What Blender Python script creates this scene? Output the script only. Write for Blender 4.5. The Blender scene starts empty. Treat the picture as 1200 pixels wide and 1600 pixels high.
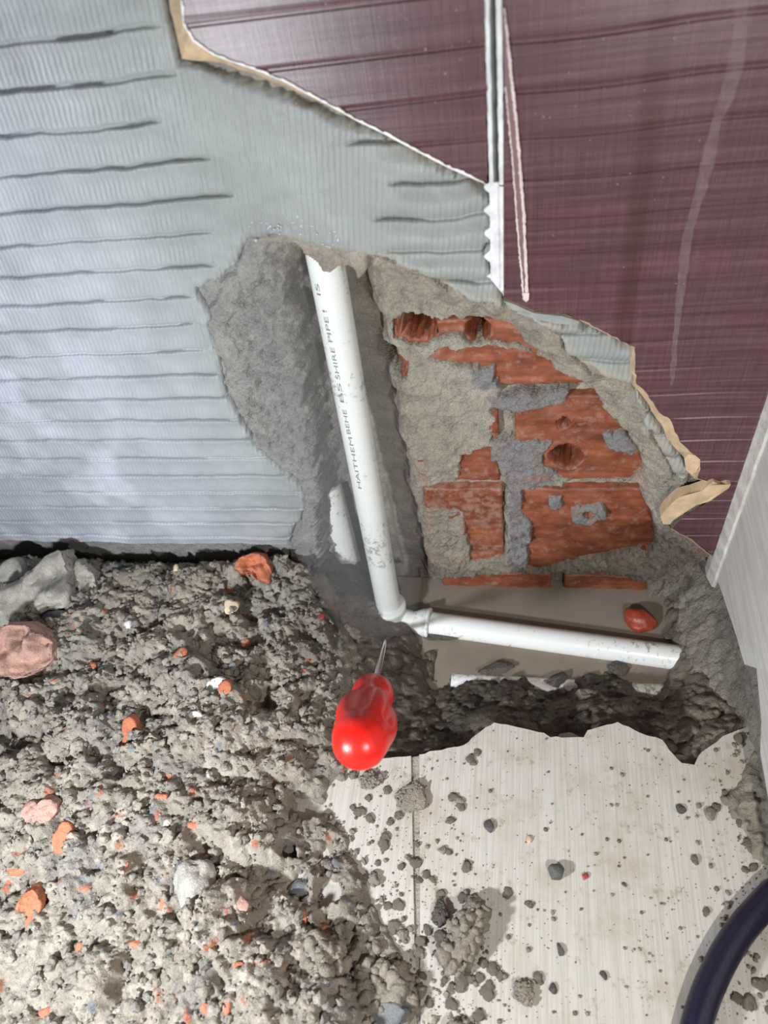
import bpy, bmesh, math, random
import numpy as np
from mathutils import Vector, Matrix

random.seed(7)
rng = np.random.default_rng(7)
scn = bpy.context.scene
COL = scn.collection

# ------------------------------------------------------------------ camera
F = 1155.0                       # focal length in pixels of a 1200x1600 frame
CX, CY = 600.0, 800.0
H = 0.55                         # camera height over the floor tiles
YW = 0.384                       # wall surface (bare adhesive) distance
_D = np.array([215.0, 954.0, F]); _D /= np.linalg.norm(_D)      # straight down, in camera space
_X = np.array([6000.0, 45.0, -F]); _X -= _D * _X.dot(_D); _X /= np.linalg.norm(_X)
_Z = -_D
_Y = np.cross(_Z, _X)

cam_d = bpy.data.cameras.new('camera')
cam = bpy.data.objects.new('camera', cam_d); COL.objects.link(cam)
cam_d.sensor_fit = 'VERTICAL'; cam_d.sensor_height = 36.0; cam_d.lens = F / 1600.0 * 36.0
cam_d.clip_start = 0.01; cam_d.clip_end = 20
R = Matrix(((_X[0], -_X[1], -_X[2]), (_Y[0], -_Y[1], -_Y[2]), (_Z[0], -_Z[1], -_Z[2])))
cam.matrix_world = Matrix.Translation((0, 0, H)) @ R.to_4x4()
cam_d.dof.use_dof = True; cam_d.dof.focus_distance = 0.56; cam_d.dof.aperture_fstop = 7.0
scn.camera = cam

# ------------------------------------------------------------------ light
w = bpy.data.worlds.new('dim room'); scn.world = w; w.use_nodes = True
w.node_tree.nodes['Background'].inputs[0].default_value = (0.86, 0.93, 1.0, 1)
w.node_tree.nodes['Background'].inputs[1].default_value = 0.045
def area_light(name, loc, target, size, power, color):
    d = bpy.data.lights.new(name, 'AREA'); d.shape = 'DISK'; d.size = size; d.energy = power; d.color = color
    o = bpy.data.objects.new(name, d); COL.objects.link(o); o.location = loc
    o.rotation_euler = (Vector(target) - Vector(loc)).to_track_quat('-Z', 'Y').to_euler()
    return o
area_light('work_torch', (-0.32, -0.10, 0.29), (-0.10, 0.34, 0.08), 0.035, 3.7, (0.90, 0.95, 1.0))
area_light('phone_flash', (0.147, -0.12, 0.37), (-0.02, 0.34, 0.08), 0.016, 1.5, (1.0, 0.96, 0.90))
scn.view_settings.view_transform = 'Standard'; scn.view_settings.look = 'None'
scn.view_settings.gamma = 1.0; scn.view_settings.use_curve_mapping = False
scn.view_settings.exposure = 0.0

# ------------------------------------------------------------------ geometry helpers
def ray(u, v):
    d = np.array([u - CX, v - CY, F])
    return np.array([d.dot(_X), d.dot(_Y), d.dot(_Z)])
def on_wall(u, v, wd=0.0):
    d = ray(u, v); t = (YW + wd) / d[1]
    return (d[0] * t, H + d[2] * t)
def on_floor(u, v, z=0.0):
    d = ray(u, v); t = (z - H) / d[2]
    return (d[0] * t, d[1] * t)
def on_right(u, v, x):
    d = ray(u, v); t = x / d[0]
    return (d[1] * t, H + d[2] * t)
def at_depth(u, v, dep):
    d = ray(u, v) * dep / F
    return Vector((d[0], d[1], H + d[2]))
def wpoly(pts, wd=0.0): return np.array([on_wall(u, v, wd) for u, v in pts])
def fpoly(pts, z=0.0): return np.array([on_floor(u, v, z) for u, v in pts])

def sdf(poly, px, py):
    """signed distance, positive inside"""
    d2 = np.full(px.shape, 1e9); inside = np.zeros(px.shape, bool)
    n = len(poly)
    for i in range(n):
        ax, ay = poly[i]; bx, by = poly[(i + 1) % n]
        ex, ey = bx - ax, by - ay
        l2 = ex * ex + ey * ey + 1e-18
        t = np.clip(((px - ax) * ex + (py - ay) * ey) / l2, 0, 1)
        dx = px - ax - ex * t; dy = py - ay - ey * t
        d2 = np.minimum(d2, dx * dx + dy * dy)
        c = ((ay > py) != (by > py)) & (px < ex * (py - ay) / (ey if abs(ey) > 1e-12 else 1e-12) + ax)
        inside ^= c
    return np.where(inside, 1, -1) * np.sqrt(d2)
def smooth(x):
    x = np.clip(x, 0, 1); return x * x * (3 - 2 * x)

def hsh(ix, iy, s):
    n = (ix.astype(np.int64) * 374761393 + iy.astype(np.int64) * 668265263 + s * 974634777) & 0xffffffff
    n = ((n ^ (n >> 13)) * 1274126177) & 0xffffffff
    n = ((n ^ (n >> 15)) * 2246822519) & 0xffffffff
    return ((n ^ (n >> 16)) & 0xffffff) / float(0xffffff)
def vnoise(x, y, s=0):
    ix = np.floor(x); iy = np.floor(y); fx = x - ix; fy = y - iy
    fx = fx * fx * (3 - 2 * fx); fy = fy * fy * (3 - 2 * fy)
    a = hsh(ix, iy, s); b = hsh(ix + 1, iy, s); c = hsh(ix, iy + 1, s); d = hsh(ix + 1, iy + 1, s)
    return (a * (1 - fx) + b * fx) * (1 - fy) + (c * (1 - fx) + d * fx) * fy * 1.0
def fbm(x, y, sc, octv=4, s=0, gain=0.5):
    """-1..1 noise with feature size sc"""
    r = 0; a = 1.0; t = 0; f = 1.0 / sc
    for k in range(octv):
        r = r + a * (vnoise(x * f + 31.7 * k, y * f - 17.3 * k, s + k) * 2 - 1); t += a; a *= gain; f *= 2.03
    return r / t * 1.6
def lumps(x, y, sc, s=0, fill=1.0):
    """height of packed round clods of size sc, 0..1, and a random id per clod"""
    X = x / sc; Y = y / sc
    X = X + 0.35 * (vnoise(X * 1.7, Y * 1.7, s + 50) - .5); Y = Y + 0.35 * (vnoise(X * 1.9, Y * 1.9, s + 60) - .5)
    ix = np.floor(X); iy = np.floor(Y)
    best = np.zeros(x.shape); bid = np.zeros(x.shape)
    for dx in (-1, 0, 1):
        for dy in (-1, 0, 1):
            cx = ix + dx; cy = iy + dy
            px = cx + hsh(cx, cy, s + 1); py = cy + hsh(cx, cy, s + 2)
            rr = 0.45 + 0.55 * hsh(cx, cy, s + 3)
            hh = 0.3 + 0.7 * hsh(cx, cy, s + 4)
            on = hsh(cx, cy, s + 5) < fill
            d2 = ((X - px) ** 2 + (Y - py) ** 2) / (rr * rr)
            h = np.where(on, hh * np.sqrt(np.clip(1 - d2, 0, 1)), 0)
            m = h > best
            best = np.where(m, h, best); bid = np.where(m, hsh(cx, cy, s + 6), bid)
    return best, bid

def new_obj(name, me, mats, parent=None):
    o = bpy.data.objects.new(name, me); COL.objects.link(o)
    for m in (mats if isinstance(mats, (list, tuple)) else [mats]): me.materials.append(m)
    if parent is not None: o.parent = parent
    return o
def raw_mesh(name, V, faces, tint=None, smooth_shade=True):
    """V (n,3); faces (m,k) int array with k=3 or 4"""
    me = bpy.data.meshes.new(name)
    V = np.asarray(V, np.float32); faces = np.asarray(faces, np.int32)
    m, k = faces.shape
    me.vertices.add(len(V)); me.vertices.foreach_set('co', V.ravel())
    me.loops.add(m * k); me.loops.foreach_set('vertex_index', faces.ravel())
    me.polygons.add(m); me.polygons.foreach_set('loop_start', np.arange(0, m * k, k, dtype=np.int32))
    me.polygons.foreach_set('loop_total', np.full(m, k, np.int32))
    me.polygons.foreach_set('use_smooth', np.full(m, smooth_shade))
    me.update(calc_edges=True)
    if tint is not None:
        a = me.attributes.new('tint', 'FLOAT_COLOR', 'POINT')
        c = np.ones((len(V), 4), np.float32); c[:, :3] = tint.reshape(-1, 3)
        a.data.foreach_set('color', c.ravel())
    return me
def grid_obj(name, X, Y, Z, mat, tint=None, keep=None, parent=None, flip=False):
    ny, nx = X.shape
    V = np.stack([X, Y, Z], -1).reshape(-1, 3)
    idx = np.arange(nx * ny).reshape(ny, nx)
    q = np.stack([idx[:-1, :-1], idx[:-1, 1:], idx[1:, 1:], idx[1:, :-1]], -1).reshape(-1, 4)
    if flip: q = q[:, ::-1]
    if keep is not None:
        kv = keep.reshape(-1); q = q[kv[q].any(axis=1)]
    used = np.zeros(nx * ny, bool); used[q.ravel()] = True
    mp = np.cumsum(used) - 1
    t = None if tint is None else tint.reshape(-1, 3)[used]
    return new_obj(name, raw_mesh(name, V[used], mp[q], t), mat, parent)
def bm_obj(name, bm, mat, parent=None, smooth_shade=True):
    me = bpy.data.meshes.new(name); bm.normal_update(); bm.to_mesh(me); bm.free()
    for p in me.polygons: p.use_smooth = smooth_shade
    return new_obj(name, me, mat, parent)
def tag(o, label=None, cat=None, group=None, kind=None):
    if label: o['label'] = label
    if cat: o['category'] = cat
    if group: o['group'] = group
    if kind: o['kind'] = kind
    return o
def nonuni(a0, a1, step, lo, hi, coarse):
    left = np.linspace(lo, a0, max(2, int((a0 - lo) / coarse) + 1))[:-1] if lo < a0 else np.array([])
    right = np.linspace(a1, hi, max(2, int((hi - a1) / coarse) + 1))[1:] if hi > a1 else np.array([])
    return np.concatenate([left, np.linspace(a0, a1, int((a1 - a0) / step) + 1), right])
C = lambda *c: np.array(c, float)

# ------------------------------------------------------------------ materials
def mat_new(name):
    m = bpy.data.materials.new(name); m.use_nodes = True
    nt = m.node_tree; return m, nt, nt.nodes, nt.links, nt.nodes['Principled BSDF']
def tex(nt, kind, scale, detail=3, vec=None, rough=0.55):
    n = nt.nodes.new(kind); n.inputs['Scale'].default_value = scale
    if 'Detail' in n.inputs: n.inputs['Detail'].default_value = detail
    if kind == 'ShaderNodeTexNoise': n.inputs['Roughness'].default_value = rough
    if vec is not None: nt.links.new(vec, n.inputs['Vector'])
    return n
def ramp(nt, src, stops):
    r = nt.nodes.new('ShaderNodeValToRGB'); nt.links.new(src, r.inputs[0])
    e = r.color_ramp.elements
    while len(e) < len(stops): e.new(0.5)
    for el, (p, c) in zip(e, stops):
        el.position = p; el.color = (c, c, c, 1) if not isinstance(c, (tuple, list)) else (*c, 1)
    return r
def mixc(nt, fac, a, b, mode='MIX'):
    m = nt.nodes.new('ShaderNodeMix'); m.data_type = 'RGBA'; m.blend_type = mode
    for s, v in ((0, fac), (6, a), (7, b)):
        if isinstance(v, (int, float)): m.inputs[s].default_value = v
        elif isinstance(v, tuple): m.inputs[s].default_value = (*v, 1)
        else: nt.links.new(v, m.inputs[s])
    return m.outputs[2]
def mapping(nt, scale=(1, 1, 1), rot=(0, 0, 0)):
    c = nt.nodes.new('ShaderNodeTexCoord'); m = nt.nodes.new('ShaderNodeMapping')
    m.inputs['Scale'].default_value = scale; m.inputs['Rotation'].default_value = rot
    nt.links.new(c.outputs['Object'], m.inputs['Vector']); return m.outputs[0]
def bump(nt, p, src, dist, strength=1.0, prev=None):
    b = nt.nodes.new('ShaderNodeBump'); b.inputs['Distance'].default_value = dist; b.inputs['Strength'].default_value = strength
    nt.links.new(src, b.inputs['Height'])
    if prev is not None: nt.links.new(prev, b.inputs['Normal'])
    nt.links.new(b.outputs[0], p.inputs['Normal']); return b.outputs[0]

def earthy(name, base=None, rough=(0.45, 0.95), bdist=0.0009, fine=900, spec=0.5, var=(0.72, 1.25)):
    """granular mineral material; colour from the 'tint' attribute or a base colour"""
    m, nt, N, L, p = mat_new(name)
    v = mapping(nt)
    n1 = tex(nt, 'ShaderNodeTexNoise', fine, 5, v, 0.7)
    n2 = tex(nt, 'ShaderNodeTexNoise', fine / 9, 4, v)
    if base is None:
        a = N.new('ShaderNodeAttribute'); a.attribute_name = 'tint'; col = a.outputs['Color']
    else: col = base
    r1 = ramp(nt, n1.outputs[0], [(0.3, var[0]), (0.7, var[1])])
    c1 = mixc(nt, 1.0, col, r1.outputs[0], 'MULTIPLY')
    r2 = ramp(nt, n2.outputs[0], [(0.35, 0.82), (0.65, 1.12)])
    c2 = mixc(nt, 1.0, c1, r2.outputs[0], 'MULTIPLY')
    L.new(c2, p.inputs['Base Color'])
    rr = ramp(nt, n2.outputs[0], [(0.38, rough[0]), (0.6, rough[1])])
    L.new(rr.outputs[0], p.inputs['Roughness'])
    p.inputs['Specular IOR Level'].default_value = spec
    vo = tex(nt, 'ShaderNodeTexVoronoi', fine * 0.6, vec=v)
    b = bump(nt, p, n1.outputs[0], bdist, 0.9)
    bump(nt, p, vo.outputs['Distance'], bdist * 0.8, 0.6, b)
    return m
M_rubble = earthy('rubble', rough=(0.55, 0.95), var=(0.8, 1.2))
M_plaster = earthy('wet mortar', rough=(0.22, 0.85), bdist=0.0013, fine=650, var=(0.7, 1.25))
M_mud = earthy('wet mud', rough=(0.25, 0.8), bdist=0.0008)
M_clod = earthy('mud clod', (0.27, 0.235, 0.185), rough=(0.4, 0.9))
M_heapclod = earthy('heap clod', (0.285, 0.25, 0.20), rough=(0.55, 0.95), var=(0.8, 1.2))
M_browncrumb = earthy('brown crumb', (0.29, 0.25, 0.19), rough=(0.4, 0.9))
M_darkclod = earthy('dark wet mud', (0.085, 0.075, 0.062), rough=(0.15, 0.6))
M_brickfrag = earthy('fired clay chip', (0.52, 0.17, 0.085), rough=(0.5, 0.9), bdist=0.0004, var=(0.75, 1.2))
M_brickpink = earthy('dusty clay chip', (0.50, 0.30, 0.24), rough=(0.7, 0.95), bdist=0.0006, var=(0.7, 1.2))
M_brickwet = earthy('wet clay chunk', (0.34, 0.06, 0.03), rough=(0.1, 0.4), bdist=0.0003)
M_stone = earthy('grey stone', (0.40, 0.375, 0.33), rough=(0.7, 0.95), bdist=0.0006)
M_bluestone = earthy('blue grey stone', (0.17, 0.175, 0.18), rough=(0.4, 0.8), bdist=0.0005)
M_darkstone = earthy('dark stone', (0.09, 0.09, 0.088), rough=(0.3, 0.7), bdist=0.0004)
M_cream = earthy('cream chip', (0.75, 0.62, 0.42), rough=(0.5, 0.8), bdist=0.0002, var=(0.9, 1.08))
M_whitechip = earthy('white chip', (0.82, 0.80, 0.76), rough=(0.4, 0.7), bdist=0.0002, var=(0.92, 1.05))
M_biscuit = earthy('tile biscuit', (0.56, 0.41, 0.26), rough=(0.7, 0.9), bdist=0.0001, var=(0.9, 1.08))
M_groutw = earthy('white grout', (0.66, 0.68, 0.68), rough=(0.5, 0.8), bdist=0.00025, var=(0.9, 1.06))
M_groutg = earthy('grey grout', (0.27, 0.28, 0.27), rough=(0.5, 0.8), bdist=0.00025, var=(0.9, 1.06))

def make_brick_mat(name='red hollow brick', dust=0.0):
    m, nt, N, L, p = mat_new(name)
    v = mapping(nt); v2 = mapping(nt, (18, 60, 170))
    n = tex(nt, 'ShaderNodeTexNoise', 55, 5, v); s = tex(nt, 'ShaderNodeTexNoise', 1.0, 4, v2)
    c = ramp(nt, n.outputs[0], [(0.3, (0.15, 0.042, 0.020)), (0.52, (0.25, 0.070, 0.030)), (0.72, (0.30, 0.105, 0.055))])
    g = ramp(nt, s.outputs[0], [(0.42, 0.75), (0.65, 1.1)])
    c2 = mixc(nt, 1.0, c.outputs[0], g.outputs[0], 'MULTIPLY')
    dd = tex(nt, 'ShaderNodeTexNoise', 120, 6, v, 0.7)
    dm = ramp(nt, dd.outputs[0], [(0.54 - dust, 0.0), (0.66 - dust, 0.7)])
    c3 = mixc(nt, dm.outputs[0], c2, (0.30, 0.175, 0.125))
    L.new(c3, p.inputs['Base Color']); p.inputs['Roughness'].default_value = 0.5
    bump(nt, p, s.outputs[0], 0.0004, 0.6, bump(nt, p, dd.outputs[0], 0.0006))
    return m
M_brick = make_brick_mat(); M_brickdusty = make_brick_mat('dusty red hollow brick', 0.09)

def make_adhesive():
    m, nt, N, L, p = mat_new('ribbed tile adhesive')
    a = N.new('ShaderNodeAttribute'); a.attribute_name = 'tint'
    v = mapping(nt); n = tex(nt, 'ShaderNodeTexNoise', 30, 5, v)
    r = ramp(nt, n.outputs[0], [(0.3, 0.86), (0.7, 1.1)])
    c = mixc(nt, 1.0, a.outputs['Color'], r.outputs[0], 'MULTIPLY')
    L.new(c, p.inputs['Base Color'])
    nr = tex(nt, 'ShaderNodeTexNoise', 14, 3, v)
    rr = ramp(nt, nr.outputs[0], [(0.35, 0.48), (0.65, 0.66)]); L.new(rr.outputs[0], p.inputs['Roughness'])
    vw = mapping(nt, (1, 1, 1), (0, math.radians(-9), 0))
    wv = tex(nt, 'ShaderNodeTexWave', 98, 2, vw); wv.bands_direction = 'X'
    wv.inputs['Distortion'].default_value = 1.6; wv.inputs['Detail Scale'].default_value = 1.5
    wf = mixc(nt, 0.35, wv.outputs[0], tex(nt, 'ShaderNodeTexNoise', 500, 4, v).outputs[0])
    bump(nt, p, wf, 0.00042, 1.0)
    return m
M_adh = make_adhesive()

def make_purple():
    m, nt, N, L, p = mat_new('purple glazed tile')
    v1 = mapping(nt, (10, 1, 420)); v2 = mapping(nt, (1800, 1, 25))
    a = tex(nt, 'ShaderNodeTexNoise', 1.0, 5, v1, 0.6); b = tex(nt, 'ShaderNodeTexNoise', 1.0, 3, v2)
    f = mixc(nt, 0.38, a.outputs[0], b.outputs[0])
    c = ramp(nt, f, [(0.33, (0.050, 0.020, 0.025)), (0.5, (0.086, 0.036, 0.043)), (0.68, (0.140, 0.070, 0.078))])
    # darker upright bands woven into the print of the tile
    tc = N.new('ShaderNodeTexCoord'); sx = N.new('ShaderNodeSeparateXYZ'); L.new(tc.outputs['Object'], sx.inputs[0])
    out = c.outputs[0]
    for x0, wd, amt in ((on_wall(1008, 220)[0], 0.0050, 0.5), (on_wall(532, 60)[0], 0.0045, 0.28)):
        s1 = N.new('ShaderNodeMath'); s1.operation = 'SUBTRACT'; L.new(sx.outputs[0], s1.inputs[0]); s1.inputs[1].default_value = x0
        s2 = N.new('ShaderNodeMath'); s2.operation = 'ABSOLUTE'; L.new(s1.outputs[0], s2.inputs[0])
        r = ramp(nt, s2.outputs[0], [(0.0, amt), (wd * 0.75, amt), (wd * 1.1, 0.0)])
        out = mixc(nt, r.outputs[0], out, (0.045, 0.010, 0.012))
    L.new(out, p.inputs['Base Color'])
    p.inputs['Roughness'].default_value = 0.36; p.inputs['Specular IOR Level'].default_value = 0.5
    bump(nt, p, f, 0.00025, 0.7)
    return m
M_purple = make_purple()

def make_floor_tile():
    m, nt, N, L, p = mat_new('whitish floor tile')
    vs = mapping(nt, (700, 14, 1), (0, 0, math.radians(-4))); v = mapping(nt)
    s = tex(nt, 'ShaderNodeTexNoise', 1.0, 4, vs)
    c = ramp(nt, s.outputs[0], [(0.3, (0.41, 0.385, 0.34)), (0.6, (0.53, 0.505, 0.46))])
    g = tex(nt, 'ShaderNodeTexNoise', 22, 5, v, 0.65)
    gm = ramp(nt, g.outputs[0], [(0.48, 0.0), (0.66, 0.6)])
    c2 = mixc(nt, gm.outputs[0], c.outputs[0], (0.38, 0.32, 0.24))
    vo = tex(nt, 'ShaderNodeTexVoronoi', 190, vec=v); vo.inputs['Randomness'].default_value = 1
    vm = ramp(nt, vo.outputs['Distance'], [(0.10, 0.7), (0.24, 0.0)])
    g2 = tex(nt, 'ShaderNodeTexNoise', 60, 2, v); gg = ramp(nt, g2.outputs[0], [(0.50, 0.0), (0.58, 1.0)])
    mm = mixc(nt, 1.0, vm.outputs[0], gg.outputs[0], 'MULTIPLY')
    c3 = mixc(nt, mm, c2, (0.26, 0.22, 0.17))
    g3 = tex(nt, 'ShaderNodeTexNoise', 75, 5, v, 0.75); g3m = ramp(nt, g3.outputs[0], [(0.57, 0.0), (0.68, 0.75)])
    c4 = mixc(nt, g3m.outputs[0], c3, (0.30, 0.25, 0.18))
    L.new(c4, p.inputs['Base Color']); p.inputs['Roughness'].default_value = 0.38
    p.inputs['Specular IOR Level'].default_value = 0.4
    bump(nt, p, s.outputs[0], 0.0001, 0.5)
    return m
M_ftile = make_floor_tile()

def make_wall_light():
    m, nt, N, L, p = mat_new('pale lined wall tile')
    v = mapping(nt, (1, 6, 330), (math.radians(10), 0, 0)); s = tex(nt, 'ShaderNodeTexNoise', 1.0, 5, v, 0.65)
    c = ramp(nt, s.outputs[0], [(0.3, (0.47, 0.455, 0.425)), (0.6, (0.64, 0.625, 0.59))])
    g = tex(nt, 'ShaderNodeTexNoise', 30, 5, mapping(nt), 0.65); gm = ramp(nt, g.outputs[0], [(0.5, 0.0), (0.72, 0.35)])
    L.new(mixc(nt, gm.outputs[0], c.outputs[0], (0.36, 0.33, 0.29)), p.inputs['Base Color'])
    p.inputs['Roughness'].default_value = 0.45
    bump(nt, p, s.outputs[0], 0.0003, 0.6)
    return m
M_wtile = make_wall_light()

def make_pvc(name, dirt):
    m, nt, N, L, p = mat_new(name)
    v = mapping(nt); n = tex(nt, 'ShaderNodeTexNoise', 260, 5, v, 0.7); b = tex(nt, 'ShaderNodeTexNoise', 26, 3, v)
    mm = ramp(nt, mixc(nt, 0.45, n.outputs[0], b.outputs[0]), [(0.565 - dirt, 0.0), (0.63 - dirt, 0.85)])
    c = mixc(nt, mm.outputs[0], (0.80, 0.82, 0.80), (0.33, 0.30, 0.25))
    L.new(c, p.inputs['Base Color']); p.inputs['Roughness'].default_value = 0.3
    p.inputs['Subsurface Weight'].default_value = 0.08; p.inputs['Subsurface Radius'].default_value = (0.003, 0.003, 0.003)
    bump(nt, p, mm.outputs[0], 0.0003, 0.6)
    return m
M_pvc = make_pvc('white plastic pipe', 0.0); M_pvcd = make_pvc('muddied white plastic pipe', 0.05)

def simple(name, col, rough, metal=0, spec=0.5, **kw):
    m, nt, N, L, p = mat_new(name)
    n = tex(nt, 'ShaderNodeTexNoise', 180, 4, mapping(nt))
    r = ramp(nt, n.outputs[0], [(0.3, 0.88), (0.7, 1.08)])
    L.new(mixc(nt, 1.0, col, r.outputs[0], 'MULTIPLY'), p.inputs['Base Color'])
    p.inputs['Roughness'].default_value = rough; p.inputs['Metallic'].default_value = metal
    p.inputs['Specular IOR Level'].default_value = spec
    for k, val in kw.items(): p.inputs[k.replace('_', ' ')].default_value = val
    return m
M_red = simple('red plastic', (0.80, 0.016, 0.010), 0.33, spec=0.4)
M_steel = simple('steel shank', (0.62, 0.62, 0.62), 0.22, metal=1.0)
M_hose = simple('dark blue rubber', (0.010, 0.008, 0.024), 0.36)
M_ink = simple('grey print ink', (0.20, 0.21, 0.24), 0.6)
M_gloss = simple('clear droplet', (0.85, 0.88, 0.92), 0.06, Transmission_Weight=0.35)
M_cut = simple('chipped glaze', (0.62, 0.52, 0.50), 0.7)
M_cutin = simple('scored tile body', (0.17, 0.10, 0.10), 0.6)
M_cement = earthy('plain cement', (0.34, 0.33, 0.31))

# ==================================================================== WALL AT THE BACK
def plane_box(name, lo, hi, mat, parent=None):
    bm = bmesh.new(); bmesh.ops.create_cube(bm, size=1)
    for vv in bm.verts:
        vv.co = Vector([(lo[i] + hi[i]) / 2 + vv.co[i] * (hi[i] - lo[i]) for i in range(3)])
    return bm_obj(name, bm, mat, parent, False)

X0 = 0.1534                                            # right wall face
hole_px = [(388, 372), (440, 366), (480, 388), (540, 394), (600, 402), (655, 424), (700, 450), (740, 466), (790, 478), (840, 497),
           (872, 520), (878, 545), (920, 578), (985, 592), (1000, 625), (1015, 680), (1050, 745), (1075, 745), (1050, 780),
           (1040, 822), (1100, 856), (1160, 900), (1160, 1120), (455, 1120), (452, 872), (478, 800), (468, 755), (405, 700),
           (372, 640), (345, 570), (328, 510), (345, 440), (372, 410)]
HOLE = wpoly(hole_px)
CHAN = wpoly([(446, 402), (560, 404), (600, 560), (635, 760), (665, 900), (690, 1060), (548, 1060), (515, 860), (500, 770), (478, 640), (455, 500)])
CAP = wpoly([(440, 352), (600, 352), (572, 440), (556, 452), (545, 424), (532, 425), (518, 432), (500, 430), (492, 418), (482, 410), (474, 404)])
CHAN2 = wpoly([(498, 765), (600, 790), (660, 1060), (545, 1060), (505, 850)], 0.02)
expo_px = [
 [(680, 499), (735, 490), (775, 492), (808, 515), (846, 540), (838, 552), (800, 540), (765, 535), (740, 532), (722, 522), (682, 522)],
 [(668, 561), (682, 543), (770, 543), (820, 548), (862, 566), (905, 585), (930, 600), (946, 640), (985, 672), (1003, 695), (1006, 728),
  (985, 748), (900, 752), (872, 742), (866, 700), (835, 690), (800, 690), (768, 690), (772, 660), (765, 622), (790, 612), (770, 596), (762, 575), (720, 566)],
 [(722, 712), (790, 688), (794, 740), (790, 870), (735, 878), (722, 800), (640, 792), (632, 762), (715, 752)],
 [(795, 740), (815, 735), (872, 762), (880, 750), (1000, 752), (1022, 800), (1024, 850), (960, 862), (905, 872), (840, 892), (800, 876)],
 [(655, 912), (700, 898), (790, 893), (860, 896), (950, 892), (1015, 905), (1010, 940), (660, 940)],
 [(622, 497), (684, 497), (684, 523), (622, 523)],
 [(583, 560), (615, 552), (634, 570), (628, 585), (590, 580)],
]
EXPO = [wpoly(p, 0.02) for p in expo_px]
patch_px = [[(740, 575), (775, 570), (772, 600), (735, 598)], [(752, 600), (782, 590), (782, 606), (752, 608)],
            [(768, 688), (865, 690), (872, 730), (862, 760), (800, 765), (770, 720)], [(796, 745), (817, 745), (816, 880), (794, 880)],
            [(762, 620), (888, 608), (885, 630), (800, 645), (765, 640)], [(935, 678), (975, 672), (995, 690), (990, 705), (950, 700)],
            [(890, 795), (945, 785), (950, 805), (920, 822), (892, 815)], [(855, 778), (880, 775), (880, 792), (858, 795)],
            [(800, 800), (830, 815), (826, 880), (800, 885)]]
PATCH = [wpoly(p, 0.02) for p in patch_px]
pits_px = [(747, 513, 0.0085), (884, 712, 0.0125), (923, 800, 0.004), (1012, 855, 0.004), (652, 510, 0.010), (880, 660, 0.006), (700, 752, 0.002)]
PITS = [(*on_wall(a, b, 0.022), r) for a, b, r in pits_px]

BF = 0.022                                              # brick face depth behind the adhesive
CAVITY = [wpoly([(622, 499), (683, 499), (683, 521), (622, 521)], BF), wpoly([(583, 556), (612, 552), (632, 566), (630, 584), (590, 580)], BF)]
def wall_depth(X, Z):
    wx = X + 0.0035 * fbm(X, Z, 0.010, 3, 11); wz = Z + 0.0035 * fbm(X, Z, 0.010, 3, 12)
    d = sdf(HOLE, wx, wz)
    dc = sdf(CHAN, wx, wz); dc2 = sdf(CHAN2, X, Z)
    hole = smooth(d / 0.030) * 0.0175 + 0.003 * smooth(d / 0.004)
    # the broken mortar left of the pipe stands out further
    leftm = smooth((0.02 - (X - on_wall(470, 560)[0])) / 0.03) * (d > 0)
    hole = hole * (1 - 0.45 * leftm)
    wv = np.where(d > 0, hole, 0.004)
    wv = wv + 0.022 * smooth((dc + 0.006) / 0.016) + 0.014 * smooth((dc2 + 0.003) / 0.010)
    rough = np.clip(d / 0.006, 0, 1)
    g1, _ = lumps(X, Z, 0.0065, 3); g2, _ = lumps(X, Z, 0.0032, 5)
    amp = 0.55 + 0.9 * leftm * (dc < 0.004) + 0.5 * (Z < 0.03) + 0.3 * (X > 0.06)
    amp = amp * (1 - 0.7 * smooth((dc) / 0.012))
    wv = wv - rough * amp * (0.0036 * g1 + 0.0026 * g2 + 0.0012 * fbm(X, Z, 0.0035, 3, 23, 0.7)) + rough * 0.0026 * fbm(X, Z, 0.022, 4, 21)
    cp = smooth((sdf(CAP, wx * .5 + X * .5, wz * .5 + Z * .5) + 0.001) / 0.0045)
    wv = wv * (1 - cp) + cp * (0.0008 - 0.0025 * g1 - 0.001 * g2 + 0.001 * fbm(X, Z, 0.008, 3, 77))
    ex = np.full(X.shape, -1.0)
    sx = X + 0.0023 * fbm(X, Z, 0.007, 4, 31, .6); sz = Z + 0.0023 * fbm(X, Z, 0.007, 4, 32, .6)
    for P_ in EXPO: ex = np.maximum(ex, sdf(P_, sx, sz))
    pa = np.full(X.shape, -1.0)
    for P_ in PATCH: pa = np.maximum(pa, sdf(P_, sx, sz))
    e = smooth((ex + 0.0008) / 0.0030) * (1 - smooth((pa + 0.0008) / 0.002))
    wv = wv * (1 - e) + (BF + 0.0075 + 0.001 * fbm(X, Z, 0.005, 3, 8)) * e
    for cx, cz, r in PITS:
        q = np.hypot(sx - cx, sz - cz)
        wv = np.maximum(wv, np.where(q < r * 1.35, BF + 0.056 * smooth((r * 1.35 - q) / (r * 0.3)), -1))
    for P_ in CAVITY: wv = np.maximum(wv, (BF + 0.10) * smooth((sdf(P_, X, Z) + 0.0035) / 0.002))
    return wv, d, dc, pa, ex

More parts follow.
